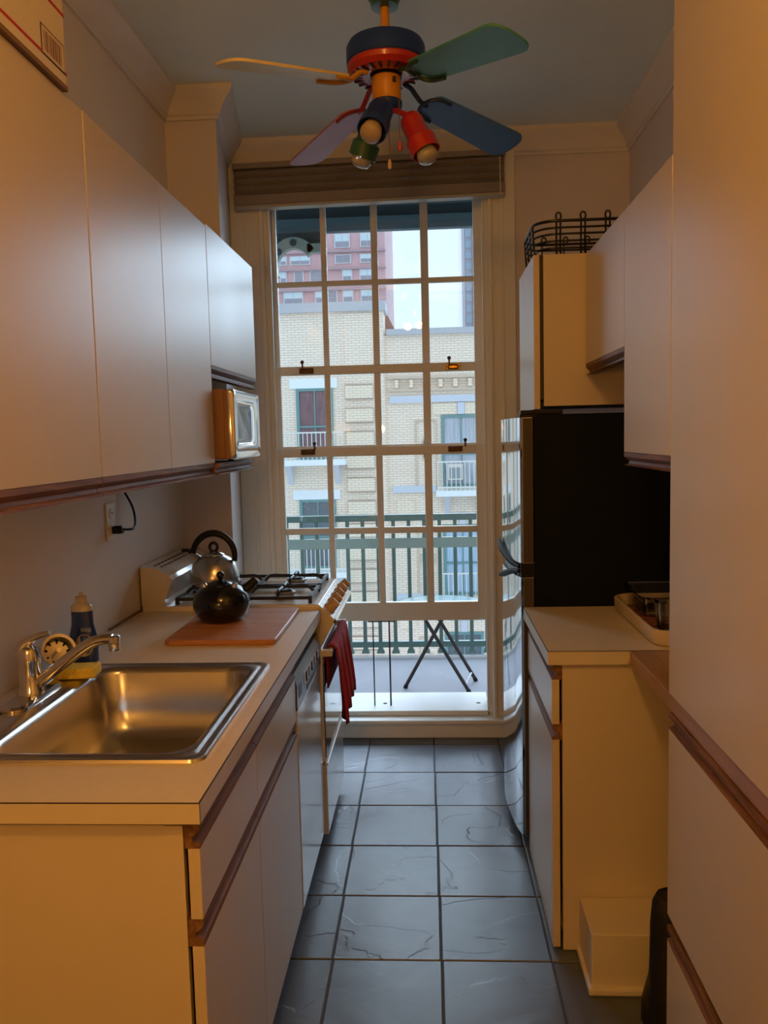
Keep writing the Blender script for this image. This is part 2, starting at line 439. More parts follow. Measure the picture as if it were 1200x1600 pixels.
# ================================================================ OUTSIDE: BALCONY
conc = mat('balcony_concrete', (.33, .33, .36), .8, var=(4, .06), bump=(40, .2, .003))
green_iron = mat('green_iron_paint', (.085, .15, .13), .5)
lit_green = mat('lit_green_iron_paint', (.22, .29, .25), .5)  # railing green made paler, daylight on the flat rail put into the colour
tag(pbox('balcony_floor', None, conc, -2.2, 2.2, 4.37, 5.36, -.12, .06), 'grey concrete balcony floor outside the window', 'balcony', kind='structure')
tag(pbox('balcony_kerb', None, mat('white_kerb', (.62, .62, .60), .7), -2.2, 2.2, 5.34, 5.38, -.10, .075, bev=.004), 'white painted kerb along the balcony edge', 'kerb', kind='structure')
rail = thing('balcony_railing', (0, 5.43, .0), 'green iron balcony railing with plain balusters outside the window', 'railing')
pbox('top_rail', rail, green_iron, -2.2, 2.2, 5.405, 5.455, .975, 1.018, bev=.005)
pbox('flat_rail', rail, lit_green, -2.2, 2.2, 5.413, 5.447, .792, .862, bev=.004)
pbox('bottom_rail', rail, green_iron, -2.2, 2.2, 5.412, 5.448, .118, .158, bev=.004)
bm = box(B(), -.012, .012, -.012, .012, 0, .90); b0 = obj('baluster', bm, green_iron, rail, local=True); b0.location = (-2.1, 0, .08)
bm = B(); prism(bm, [(-.012, 0), (.012, 0), (.026, -.034), (.026, -.042), (-.026, -.042), (-.026, -.034)], 'Y', -.015, .015)
f0 = obj('baluster_foot', bm, green_iron, rail, local=True); f0.location = (-2.1, 0, .118)
for k in range(1, 42):
    x = -2.1 + .1025 * k
    inst(b0, rail, (x, 0, .08)); inst(f0, rail, (x, 0, .118))
# soffit of the balcony above, with fascia beam and pierced arch bracket
teal_dark = mat('dark_teal_paint', (.020, .040, .048), .6)
sof = thing('balcony_soffit', (0, 5, 3.05), 'dark teal underside and fascia of the balcony above the window', 'soffit', kind='structure')
pbox('slab', sof, mat('soffit_paint', (.09, .12, .12), .7), -2.6, 2.6, 4.37, 5.75, 3.05, 3.25)
pbox('fascia_beam', sof, teal_dark, -2.6, 2.6, 5.56, 5.66, 2.93, 3.06)
pbox('fascia_board', sof, mat('teal_fascia_paint', (.045, .085, .10), .6), -2.6, 2.6, 5.50, 5.56, 2.885, 2.975, bev=.004)
br = thing('arch_bracket', (-.9, 5.5, 2.70), 'green pierced arched bracket under the soffit at upper left', 'bracket')
bm = B(); out = []; inn = []
for k in range(17):
    a = math.radians(205 - 170 * k / 16)
    out.append((-.865 + .165 * math.cos(a), 2.665 + .180 * math.sin(a))); inn.append((-.865 + .110 * math.cos(a), 2.650 + .125 * math.sin(a)))
prism(bm, out + inn[::-1], 'Y', 5.44, 5.50)
box(bm, -.775, -.655, 5.44, 5.50, 2.745, 2.80)
obj('arch', bm, mat('bracket_green', (.20, .25, .21), .55), br)
pbox('back_board', br, teal_dark, -1.35, -.655, 5.505, 5.54, 2.80, 2.95)
for x, z in ((-.965, 2.752), (-.865, 2.808)):
    obj('rosette', lathe(B(), [(.022, 0), (.022, .006), (.010, .008)], M=axis_mat((x, 5.44, z), (0, -1, 0)), n=14), teal_dark, br)

# bistro table on the balcony
tb = thing('bistro_table', (.06, 4.66, .06), 'small round glass-topped folding bistro table on the balcony', 'table')
TM = mat('table_leg_metal', (.045, .035, .032), .45, .4)
top_glass = mat('table_glass', (.62, .82, .88), .12, spec=.8)
obj('table_top', lathe(B(), [(.27, 0), (.275, .004), (.275, .010), (.27, .013)], c=(.045, 4.62, .562), n=40), top_glass, tb)
obj('rim', tube(B(), [(.045 + .276 * math.cos(2 * PI * k / 40), 4.62 + .276 * math.sin(2 * PI * k / 40), .568) for k in range(40)], .007, 6, True), TM, tb)
for a, b in (((-.172, 4.70, .065), (.10, 4.68, .561)), ((.20, 4.60, .065), (-.085, 4.59, .561)), ((.25, 4.83, .065), (-.03, 4.80, .561))):
    l_ = obj('leg', tube(B(), [a, b], .0105, 8), TM, tb)
    obj('foot_cap', tube(B(), [Vector(a) - Vector((0, 0, .004)), Vector(a) + (Vector(b) - Vector(a)) * .03], .013, 8), black_plastic, l_)
obj('cross_bar', tube(B(), [(.178, 4.60, .11), (.222, 4.82, .115)], .006, 6), mat('pale_bar', (.45, .43, .43), .4, .3), tb)

# ================================================================ OUTSIDE: BUILDINGS
D = 24.0
cream_brick = brick_mat('cream_brick', (.97, .84, .69), (.92, .78, .63), (.56, .47, .38), ms=.007)
cream_brick2 = brick_mat('cream_brick_proud', (.96, .83, .65), (.92, .79, .62), (.58, .48, .38), ms=.007)
stone = mat('blue_grey_stone', (.62, .68, .76), .7)
white_stone = mat('pale_stone', (.86, .92, .94), .7)
teal_frame = mat('teal_window_paint', (.15, .30, .30), .5)
dark_glass = mat('far_dark_glass', (.10, .13, .15), .08, spec=.8)
curtain_m = mat('far_curtain', (.45, .50, .56), .8, var=(6, .25, (6, 1, .3)))
red_cur = mat('far_red_blind', (.22, .13, .14), .8, var=(6, .3, (6, 1, .3)))
white_iron = mat('white_iron', (.80, .80, .76), .5)
joint_m = mat('shaded_brick_joint', (.42, .33, .25), .85)
mould_m = mat('tan_brick_moulding', (.66, .55, .43), .85)
bld = thing('apartment_building', (-1.3, D, -9), 'cream brick apartment house across the street with teal windows', 'building')
bm = B(); box(bm, -14, -1.28, D, D + 6, -9, 5.15); obj('wall', bm, cream_brick, bld)
bm = B(); box(bm, -1.28, 9, D + .12, D + 6, -9, 4.45); obj('wall', bm, cream_brick, bld)
pbox('parapet_coping', bld, mat('coping', (.50, .52, .55), .7), -14, -1.2, D - .15, D + 1, 5.15, 5.42)
pbox('parapet_coping', bld, mat('coping', (.50, .52, .55), .7), -1.2, 9, D - .02, D + 1, 4.45, 4.62)
# hip of dark roof behind the step
bm = prism(B(), [(-1.28, 4.6), (-1.28, 5.35), (-.92, 4.6)], 'Y', D + 1.2, D + 4); obj('roof', bm, mat('clay_roof', (.38, .20, .16), .8), bld)
def far_window(x0, x1, z0, z1, gm, mid=True, frame=.09):
    w = thing_mesh_window(x0, x1, z0, z1, frame); pbox('pane', w, gm, x0 + frame, x1 - frame, D - .01 + YO, D + .02 + YO, z0 + frame, z1 - frame)
    bmx = B(); xm = (x0 + x1) / 2
    box(bmx, xm - .02, xm + .02, D - .035 + YO, D - .01 + YO, z0 + frame, z1 - frame)
    zm = z0 + (z1 - z0) * .46; box(bmx, x0 + frame, x1 - frame, D - .04 + YO, D - .01 + YO, zm - .03, zm + .03)
    obj('glazing_bar', bmx, teal_frame, w); return w
def thing_mesh_window(x0, x1, z0, z1, f):
    bm = B(); ya, yb = D - .05 + YO, D + .03 + YO
    box(bm, x0, x0 + f, ya, yb, z0, z1); box(bm, x1 - f, x1, ya, yb, z0, z1); box(bm, x0 + f, x1 - f, ya, yb, z1 - f, z1); box(bm, x0 + f, x1 - f, ya, yb, z0, z0 + f)
    return obj('window', bm, teal_frame, bld)
def far_balcony(x0, x1, ztop, zslab, y):
    s_ = pbox('balcony', bld, white_stone, x0, x1, y - .75, y, zslab - .16, zslab)
    bm = B()
    for zz in (ztop, zslab + .10): box(bm, x0 + .03, x1 - .03, y - .73, y - .70, zz - .02, zz + .02)
    n = int((x1 - x0 - .1) / .125)
    for k in range(n + 1):
        x = x0 + .05 + k * (x1 - x0 - .1) / n; box(bm, x - .010, x + .010, y - .725, y - .705, zslab, ztop)
    for x in (x0 + .03, x1 - .06): box(bm, x, x + .03, y - .72, y, ztop - .02, ztop + .02)
    obj('balcony_rail', bm, white_iron, s_)
    for x in (x0 + .25, x1 - .35):
        prism_b = prism(B(), [(y, zslab - .16), (y - .55, zslab - .16), (y - .45, zslab - .30), (y - .12, zslab - .55), (y, zslab - .75)], 'X', x, x + .14)
        obj('scroll_bracket', prism_b, stone, s_)
YO = 0.0
for k, gm in enumerate((red_cur, dark_glass, curtain_m)):
    dz = -3.25 * k
    far_window(-3.88, -2.80, .92 + dz, 3.0 + dz, gm)
    pbox('lintel', bld, white_stone, -4.06, -2.66, D - .06, D + .02, 2.99 + dz, 3.27 + dz)
    far_balcony(-4.42, -2.42, 1.70 + dz, .92 + dz, D)
    far_window(-7.4, -6.3, .92 + dz, 3.0 + dz, dark_glass); pbox('lintel', bld, white_stone, -7.6, -6.1, D - .06, D + .02, 2.99 + dz, 3.27 + dz)
YO = .12
for k, gm in enumerate((curtain_m, mat('far_blue_curtain', (.42, .56, .70), .8, var=(6, .2, (6, 1, .3))), dark_glass)):
    dz = -3.22 * k
    far_window(.34, 1.50, .02 + dz, 2.13 + dz, gm)
    far_balcony(.16, 1.68, .78 + dz, -.05 + dz, D + .12)
    pbox('keystone', bld, stone, .82, 1.02, D + .02, D + .13, 2.14 + dz, 2.48 + dz)
    pbox('flat_arch', bld, cream_brick2, .1, .81, D + .07, D + .13, 2.14 + dz, 2.47 + dz); pbox('flat_arch', bld, cream_brick2, 1.03, 1.74, D + .07, D + .13, 2.14 + dz, 2.47 + dz)
    far_window(4.0, 5.2, .02 + dz, 2.13 + dz, dark_glass)
# raised brick courses of the pier, two heights alternating
z = 3.05
while z > -8:
    pbox('pier_block', bld, cream_brick2, -2.43, -1.62, D - .13, D + .02, z - .40, z, bev=.01)
    for zz in (z, z - .40): pbox('shaded_joint', bld, joint_m, -2.43, -1.62, D - .135, D + .02, zz - .012, zz + .014)  # dark joint strips, shade lines of the proud blocks put into their colour
    z -= .675
    
pbox('pier', bld, cream_brick, -2.43, -1.62, D - .035, D + .02, -9, 5.1)
pbox('stone_band', bld, stone, -1.14, 6, D + .02, D + .13, 2.50, 2.70)
pbox('cornice', bld, mould_m, -1.2, 6, D - .02, D + .13, 3.19, 3.27); pbox('cornice', bld, mould_m, -1.2, 6, D - .0, D + .13, 2.84, 2.90)
dn = box(B(), -.055, .055, -.06, .06, -.12, .12); dn = obj('cornice_block', dn, cream_brick2, bld, local=True)
bo = parent_world(bld)
dn.location = Vector((-.93, D + .07, 3.05)) - bo
for k in range(1, 16): inst(dn, bld, Vector((-.93 + .425 * k, D + .07, 3.05)) - bo)
pbox('cornice_course', bld, mould_m, -1.0, 6, D + .06, D + .13, 3.02, 3.07)
for dz in (0, -3.22, -6.44):
    # sunk panel with a stepped cross
    for a in ((-.42, -.38, -.1, 2.0), (.16, .20, -.1, 2.0)): pbox('panel_moulding', bld, mould_m, a[0], a[1], D + .07, D + .13, a[2] + dz, a[3] + dz)
    pbox('panel_moulding', bld, mould_m, -.38, .16, D + .07, D + .13, 1.96 + dz, 2.0 + dz); pbox('panel_moulding', bld, mould_m, -.38, .16, D + .07, D + .13, -.1 + dz, -.06 + dz)
    for w, h in ((.16, .70), (.28, .50), (.42, .26)): pbox('cross_step', bld, mould_m, -.11 - w / 2, -.11 + w / 2, D + .075, D + .13, 1.15 - h / 2 + dz, 1.15 + h / 2 + dz)
    pbox('sill_band', bld, stone, -1.1, .16, D + .02, D + .13, .36 - .95 + .47 + dz, .56 - .95 + .47 + dz)
    pbox('sunk_panel', bld, cream_brick2, -1.0, -.5, D + .05, D + .13, -.95 + dz, -.35 + dz)
ac = thing('air_conditioner', (.72, D, .24), 'white window air conditioner in a teal window across the street', 'air conditioner')
bm = B(); box(bm, .50, .94, D - .28, D + .06, .24, .70, bev=.02); obj('case', bm, white_plastic, ac)
pbox('grille', ac, mat('ac_grille', (.30, .36, .38), .6), .55, .89, D - .295, D - .28, .29, .60)
# red brick block behind
RB = 60.0
red_brick = mat('hazy_red_brick', (.60, .38, .40), .85, var=(1.5, .08))  # brick red lightened, distance haze put into the colour
rbl = thing('red_brick_building', (-10, RB, -9), 'tall red brick apartment block behind the cream house', 'building')
pbox('wall', rbl, red_brick, -26, -2.95, RB, RB + 14, -9, 34)
for zz, hh in ((14.75, .12), (13.55, .10), (12.1, .12), (17.9, .12)):
    pbox('ledge', rbl, mat('red_ledge', (.42, .32, .36), .7), -26, -2.9, RB - .25, RB + .05, zz, zz + hh)
wfr = mat('far_white_frame', (.60, .62, .66), .5); sky_glass = mat('far_bright_glass', (.55, .68, .74), .15, spec=.8)
dim_glass = mat('far_dim_glass', (.30, .30, .36), .2)
k = 0
for zz, h, xs in ((15.15, .85, ((-6.5, -5.5), (-4.65, -3.75), (-9.2, -8.2))), (14.05, .5, ((-10.5, -10.1), (-9.75, -8.4), (-6.5, -5.45), (-4.7, -3.7))),
                  (12.75, .75, ((-10.5, -10.15), (-8.35, -7.5), (-6.0, -5.4), (-4.75, -3.75), (-9.5, -8.9))), (11.3, .75, ((-10.3, -9.0), (-8.0, -7.4), (-7.1, -6.5), (-6.0, -5.35), (-4.7, -3.7))),
                  (17.0, .85, ((-9.5, -8.5), (-6.5, -5.5), (-4.7, -3.8)))):
    for x0, x1 in xs:
        bm = B(); box(bm, x0 - .07, x1 + .07, RB - .08, RB + .02, zz - .07, zz + h + .07)
        w = obj('window', bm, wfr, rbl); k += 1
        n = 2 if x1 - x0 > .7 else 1
        for q in range(n):
            xa = x0 + (x1 - x0) * q / n; xb = x0 + (x1 - x0) * (q + 1) / n
            pbox('pane', w, sky_glass if k % 3 else dim_glass, xa + .02, xb - .02, RB - .11, RB - .07, zz + h * .45, zz + h)
            pbox('pane', w, dim_glass, xa + .02, xb - .02, RB - .11, RB - .07, zz, zz + h * .40)
# grey tower
GT = 72.0
gt = thing('grey_tower', (5, GT, -9), 'slim grey high-rise tower at the right of the sky', 'building')
pbox('wall', gt, mat('grey_tower_concrete', (.42, .44, .50), .8), 3.0, 12, GT, GT + 12, -9, 34)
for k in range(5):
    pbox('pier', gt, mat('grey_tower_pier', (.55, .56, .62), .8), 3.0 + .95 * k, 3.25 + .95 * k, GT - .3, GT, -9, 34)
for r in range(14):
    for k in range(3): pbox('window', gt, mat('tower_glass', (.35, .45, .55), .15), 3.3 + .95 * k, 3.9 + .95 * k, GT - .06, GT, 7.5 + r * .9, 8.1 + r * .9)
tag(pbox('street', None, mat('asphalt', (.52, .51, .50), .9), -60, 60, 4.6, 100, -9.2, -9.0), 'grey street far below the balcony', 'street', kind='structure')

# ================================================================ LEFT RUN: BASE CABINET, COUNTER
def pull_pts(fx, zt, s, h=.046, t=.03):
    """J-shaped wooden finger pull in XZ; fx is the front face, s=+1 faces +X"""
    q = [(0, 0), (0, -.012), (-.015, -.024), (-.013, -.032), (0, -.036), (0, -h), (-t, -h), (-t, 0)]
    return [(fx + s * a, zt + b) for a, b in q]
FX = -.418                                             # front face of the left doors
bc = thing('base_cabinet', (-.75, 1.36, 0), 'almond laminate base cabinet with oak finger pulls under the sink', 'cabinet')
bm = B()
box(bm, XL + .001, FX - .030, 1.36, 1.38, 0, .864); box(bm, XL + .001, FX - .03, 2.362, 2.38, .1, .864); box(bm, XL + .001, FX - .03, 1.38, 2.362, .1, .12); box(bm, XL + .001, XL + .01, 1.38, 2.362, .12, .864)
obj('carcass', bm, laminate, bc)
pbox('stile', bc, laminate, FX - .060, FX - .028, 1.357, 1.360, .0, .864)
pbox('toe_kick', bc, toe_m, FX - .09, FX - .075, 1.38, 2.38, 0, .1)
for y0, y1 in ((1.362, 1.833), (1.836, 2.384)):
    d_ = pbox('drawer_front', bc, laminate, FX - .022, FX, y0, y1, .688, .820, bev=.0015)
    obj('pull_strip', prism(B(), pull_pts(FX, .864, 1, .044), 'Y', y0, y1), oak, d_, smooth=20)
    d_ = pbox('door', bc, laminate, FX - .022, FX, y0, y1, .085, .638, bev=.0015)
    obj('pull_strip', prism(B(), pull_pts(FX, .687, 1, .049), 'Y', y0, y1), oak, d_, smooth=20)

CT = .914
SX0, SX1, SY0, SY1 = -1.02, -.45, 1.512, 2.206         # sink rim
ct = thing('countertop', (-.74, 1.34, .876), 'cream laminate countertop around the steel sink', 'countertop')
bm = B(); hx0, hx1, hy0, hy1 = SX0 + .03, SX1 - .03, SY0 + .03, SY1 - .03
zt, zb = CT, CT - .036
box(bm, XL, hx0, 1.342, 2.918, zb, zt); box(bm, hx1, -.411, 1.342, 2.918, zb, zt); box(bm, hx0, hx1, 1.342, hy0, zb, zt); box(bm, hx0, hx1, hy1, 2.918, zb, zt)
obj('top', bm, counter_m, ct, smooth=0)
bm = B(); box(bm, -.4108, -.408, 1.339, 2.918, CT - .038, CT - .0018); box(bm, XL, -.4108, 1.339, 1.3418, CT - .038, CT - .0018)
obj('edge_band', bm, band_m, ct)
bm = B(); box(bm, -.4108, -.4083, 1.3393, 2.918, CT - .0017, CT - .0002); box(bm, XL, -.4108, 1.3393, 1.3418, CT - .0017, CT - .0002); box(bm, -.4086, -.4076, 1.3386, 1.3398, CT - .038, CT - .0002)
obj('edge_seam', bm, seam_m, ct)
bk = pbox('backsplash_bead', None, mat('caulk_bead', (.20, .13, .08), .6), XL, XL + .008, 2.62, 2.915, CT, CT + .008, bev=.003)
tag(bk, 'thin brown bead where countertop meets the left wall', 'bead', kind='structure')

# sink
sk = thing('kitchen_sink', (-.73, 1.86, .72), 'rectangular stainless steel drop-in sink with rounded bowl', 'sink')
def rr(o, z, r, back=0): return rrect(SX0 + o + back, SX1 - o, SY0 + o, SY1 - o, r, z, 7)
rings = [rr(0, CT, .030), rr(.002, CT + .006, .030), rr(.010, CT + .008, .028), rr(.016, CT + .0045, .026), rr(.022, CT + .0045, .026), rr(.027, CT + .007, .028)]
bx0, bx1, by0, by1 = SX0 + .10, SX1 - .040, SY0 + .040, SY1 - .040
def bw(o, z, r): return rrect(bx0 + o, bx1 - o, by0 + o, by1 - o, r, z, 7)
rings += [bw(-.004, CT + .006, .070), bw(.004, CT + .001, .070), bw(.009, CT - .010, .070), bw(.020, CT - .10, .068), bw(.028, CT - .150, .068), bw(.045, CT - .172, .07), bw(.075, CT - .180, .07), bw(.16, CT - .184, .05)]
bm = loft(B(), rings, True, False, True)
obj('bowl', bm, steel, sk, smooth=50)
obj('drain', lathe(B(), [(.048, 0), (.048, .003), (.040, .004), (.036, -.004), (.012, -.004)], c=((bx0 + bx1) / 2, (by0 + by1) / 2, CT - .184)), chrome, sk)
# faucet
fc = thing('faucet', (-1.0, 1.905, CT + .006), 'chrome single-lever faucet with angled spout beside the sink', 'faucet')
fx, fy, fz = -.985, 1.905, CT + .007
pl = rrect(fx - .035, fx + .035, fy - .12, fy + .12, .034, fz, 6)
bm = loft(B(), [pl, rrect(fx - .035, fx + .035, fy - .12, fy + .12, .034, fz + .004, 6), rrect(fx - .028, fx + .028, fy - .112, fy + .112, .027, fz + .010, 6)], True, True, True)
obj('base_plate', bm, chrome, fc)
obj('body', lathe(B(), [(.030, 0), (.030, .012), (.0265, .018), (.0255, .075), (.027, .082), (.0265, .10), (.022, .116), (.010, .124)], c=(fx, fy, fz + .006)), chrome, fc)
sp = spline([(fx + .018, fy, fz + .035), (fx + .085, fy - .002, fz + .085), (fx + .150, fy - .004, fz + .130), (fx + .185, fy - .004, fz + .143), (fx + .212, fy - .004, fz + .145)], 6)
obj('spout', tube(B(), sp, [.0155 - .0035 * i / (len(sp) - 1) for i in range(len(sp))], 14), chrome, fc)
obj('aerator', lathe(B(), [(.0125, 0), (.0135, .006), (.0135, .018), (.015, .020), (.015, .034), (.010, .038)], c=(fx + .215, fy - .004, fz + .116)), chrome, fc)
lv = spline([(fx - .020, fy, fz + .095), (fx - .010, fy, fz + .130), (fx + .020, fy, fz + .150), (fx + .055, fy, fz + .160)], 6)
obj('lever', tube(B(), lv, [.019, .0195, .0195, .019, .018, .0165, .015, .0135, .012, .011, .010, .0095, .009, .0085, .008, .0075, .007, .0065, .006][:len(lv)], 12), chrome, fc)

# dish soap
so = thing('dish_soap_bottle', (-.99, 2.235, CT), 'clear bottle of blue dish soap by the faucet', 'bottle')
blue_soap = mat('blue_soap', (.012, .045, .24), .10, coat=.6)
def ell(rx, ry, z, cx=-.995, cy=2.238, n=26): return [(cx + rx * math.cos(2 * PI * k / n), cy + ry * math.sin(2 * PI * k / n), z) for k in range(n)]
z0 = CT + .001
obj('bottle', loft(B(), [ell(.036, .022, z0), ell(.042, .026, z0 + .006), ell(.043, .027, z0 + .05), ell(.038, .025, z0 + .085), ell(.032, .023, z0 + .11), ell(.031, .022, z0 + .13), ell(.031, .022, z0 + .150)], True, True, True), blue_soap, so, smooth=60)
obj('shoulder', loft(B(), [ell(.031, .022, z0 + .150), ell(.030, .021, z0 + .162), ell(.022, .017, z0 + .170), ell(.015, .015, z0 + .174)], True, False, True), mat('clear_plastic', (.62, .58, .48), .15, spec=.7), so, smooth=60)
obj('cap', lathe(B(), [(.016, 0), (.016, .018), (.013, .020), (.006, .021), (.006, .030), (.004, .031)], c=(-.995, 2.238, z0 + .172)), mat('pale_cap', (.55, .48, .36), .4), so)
lb = B(); A = []
for k in range(20):
    a = 2 * PI * k / 20; x = .012 + .024 * math.cos(a); zz = z0 + .055 + .032 * math.sin(a)
    rx = .0432 - max(0, (zz - z0 - .05)) * .14; ry = .0272 - max(0, (zz - z0 - .05)) * .05
    A.append(lb.verts.new((-.995 + x, 2.238 - ry * math.sqrt(max(0, 1 - (x / rx) ** 2)) - .0006, zz)))
lb.faces.new(A); obj('label', lb, mat('soap_label', (.50, .38, .33), .5, var=(60, .35)), so, smooth=0, label='pale oval front label')
pbox('label', so, mat('soap_label_text', (.30, .34, .48), .5), -.990, -.962, 2.2125, 2.2155, z0 + .094, z0 + .104, label='small pale lettering strip')
# sponge
bm = box(B(), -.065, .065, -.035, .035, 0, .028, bev=.006)
sg = obj('sponge', bm, mat('yellow_sponge', (.95, .66, .07), .9, var=(90, .18), bump=(120, .6, .003)), None)
sg.location = (-.955, 2.075, CT + .0085); sg.rotation_euler = (0, 0, .10); tag(sg, 'yellow sponge lying on the sink rim', 'sponge')
# basket strainer
st_ = thing('sink_strainer', (-1.045, 2.135, CT + .01), 'perforated steel sink strainer leaning behind the faucet spout', 'strainer')
M_ = axis_mat((-1.025, 2.145, CT + .060), (.55, -.70, .45))
obj('cup', lathe(B(), [(.020, -.030), (.034, -.028), (.038, -.010), (.040, 0), (.046, .002), (.046, .005), (.038, .004), (.036, -.008), (.032, -.024), (.018, -.026)], M=M_, n=26), steel, st_)
for k in range(9):
    a = 2 * PI * k / 9; bm = B(); c_ = M_ @ Vector((.026 * math.cos(a), .026 * math.sin(a), -.0245))
    tube(bm, [c_, c_ + (M_.to_3x3() @ Vector((math.cos(a) * .009, math.sin(a) * .009, .004)))], .003, 6); obj('hole', bm, black_plastic, st_)
obj('stem', tube(B(), [M_ @ Vector((0, 0, -.026)), M_ @ Vector((0, 0, .006))], .007, 8), chrome, st_)

# cutting board and black teapot
cb_ = loft(B(), [rrect(-.822, -.482, 2.415, 2.895, .02, CT + .001, 4), rrect(-.824, -.480, 2.413, 2.897, .02, CT + .004, 4), rrect(-.824, -.480, 2.413, 2.897, .02, CT + .014, 4), rrect(-.821, -.483, 2.416, 2.894, .02, CT + .017, 4)], True, True, True)
tag(obj('cutting_board', cb_, board_m, None), 'reddish wooden cutting board on the counter under the black kettle', 'cutting board')
tp = thing('black_kettle', (-.712, 2.69, CT + .017), 'round glossy black kettle on the wooden cutting board', 'kettle')
zk = CT + .0175; kc = (-.712, 2.69, zk)
obj('body', lathe(B(), [(.055, 0), (.066, .003), (.084, .020), (.094, .045), (.096, .062), (.090, .088), (.074, .108), (.055, .119), (.046, .122)], c=kc, n=36), black_gloss, tp, smooth=60)
obj('lid', lathe(B(), [(.048, 0), (.048, .003), (.030, .011), (.012, .015), (.006, .016)], c=(kc[0], kc[1], zk + .121), n=30), black_gloss, tp, smooth=60)
obj('knob', lathe(B(), [(.007, 0), (.007, .006), (.0125, .012), (.014, .020), (.010, .028), (.003, .031)], c=(kc[0], kc[1], zk + .135), n=18), black_gloss, tp, smooth=60)
obj('spout', tube(B(), spline([(kc[0] + .062, kc[1] + .045, zk + .085), (kc[0] + .085, kc[1] + .062, zk + .105), (kc[0] + .102, kc[1] + .075, zk + .122)], 4), [.022, .021, .020, .019, .018, .017, .016, .015, .0145][:9], 12), black_gloss, tp)
for s_ in (-1, 1):
    obj('handle_lug', lathe(B(), [(.012, 0), (.010, .010), (.005, .014)], M=axis_mat((kc[0] + s_ * .050, kc[1] - .02, zk + .118), (s_ * .5, -.2, 1)), n=12), chrome, tp)

# dishwasher
dw = thing('dishwasher', (-.72, 2.39, 0), 'white dishwasher with grey control panel under the counter', 'dishwasher')
pbox('tub', dw, grey_plastic, XL + .02, FX - .03, 2.392, 2.912, .06, .845)
pbox('door', dw, mat('white_appliance_enamel', (.60, .60, .60), .16, coat=.4), FX - .03, FX + .002, 2.392, 2.912, .085, .712, bev=.004)
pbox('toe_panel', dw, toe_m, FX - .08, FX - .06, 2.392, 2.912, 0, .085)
cpn = obj('control_panel', prism(B(), [(FX - .03, .716), (FX + .004, .716), (FX + .004, .79), (FX - .006, .828), (FX - .03, .828)], 'Y', 2.392, 2.912), mat('dishwasher_panel', (.12, .125, .135), .3), dw)
pbox('badge', cpn, black_plastic, FX + .004, FX + .0052, 2.425, 2.475, .745, .785)
pbox('display', cpn, mat('pale_panel_print', (.62, .62, .62), .4), FX + .004, FX + .0055, 2.53, 2.86, .755, .792)
for k in range(5): pbox('button', cpn, black_plastic if k % 2 == 0 else grey_plastic, FX + .0055, FX + .0085, 2.56 + k * .06, 2.575 + k * .06, .757, .788)
pbox('latch_pocket', cpn, black_plastic, FX + .004, FX + .0055, 2.58, 2.74, .722, .742)

# ================================================================ STOVE
sv = thing('gas_stove', (-.74, 3.2, 0), 'almond enamel gas stove with black grates and tan knobs', 'stove')
SYa, SYb = 2.925, 3.485
pbox('body', sv, white_enamel, -1.05, -.43, SYa, SYb, .06, .905, bev=.003)
bm = box(B(), -1.072, -.412, SYa - .003, SYb, .905, .931, bev=.006); obj('cooktop', bm, white_enamel, sv)
bg_ = prism(B(), [(-1.072, .931), (-.985, .931), (-.985, .955), (-.955, 1.03), (-.965, 1.045), (-1.02, 1.075), (-1.072, 1.08)], 'Y', SYa, SYb)
bgo = obj('backguard', bg_, white_enamel, sv, smooth=20)
slot = box(B(), -.004, .004, -.010, .010, 0, .0015); s0 = obj('vent_slot', slot, black_plastic, bgo, local=True)
for r_ in range(2):
    for k in range(13):
        p = Vector((-1.03 + .024 * r_, 2.97 + .04 * k, 1.0775 - .0045 * r_))
        o = s0 if (r_ == 0 and k == 0) else s0.copy()
        if o is not s0: COL.objects.link(o)
        o.parent = bgo; o.location = p - parent_world(sv); o.rotation_euler = (0, .16, 0)
# slanted control panel
cpx = prism(B(), [(-.425, .905), (-.412, .928), (-.356, .872), (-.362, .862), (-.418, .772), (-.43, .772)], 'Y', SYa, SYb)
cpo = obj('control_panel', cpx, white_enamel, sv, smooth=20)
pbox_bm = prism(B(), [(-.3585, .878), (-.350, .870), (-.356, .858), (-.364, .862)], 'Y', SYa, SYb); obj('chrome_trim', pbox_bm, chrome, cpo)
nrm = Vector((.056, 0, .056)).normalized()
for k in range(5):
    y = 2.985 + k * .105; c_ = Vector((-.386, y, .902))
    o = obj('knob', lathe(B(), [(.024, 0), (.024, .006), (.021, .010), (.019, .030), (.014, .033)], M=axis_mat(c_, nrm), n=22), mat('tan_knob', (.50, .33, .18), .4), cpo)
    M_ = axis_mat(c_ + nrm * .030, nrm); b_ = B(); q = [M_ @ Vector(v) for v in ((-.019, -.005, 0), (.019, -.005, 0), (.019, .005, 0), (-.019, .005, 0), (-.017, -.003, .012), (.017, -.003, .012), (.017, .003, .012), (-.017, .003, .012))]
    vs = [b_.verts.new(v) for v in q]
    for f in ((0, 3, 2, 1), (4, 5, 6, 7), (0, 1, 5, 4), (1, 2, 6, 5), (2, 3, 7, 6), (3, 0, 4, 7)): b_.faces.new([vs[i] for i in f])
    obj('knob_grip', b_, mat('tan_knob', (.50, .33, .18), .4), cpo)
for k in range(7):
    pbox('dial_mark', cpo, grey_plastic, -.4095, -.4065, 2.97 + k * .075, 2.985 + k * .075, .921, .9245)
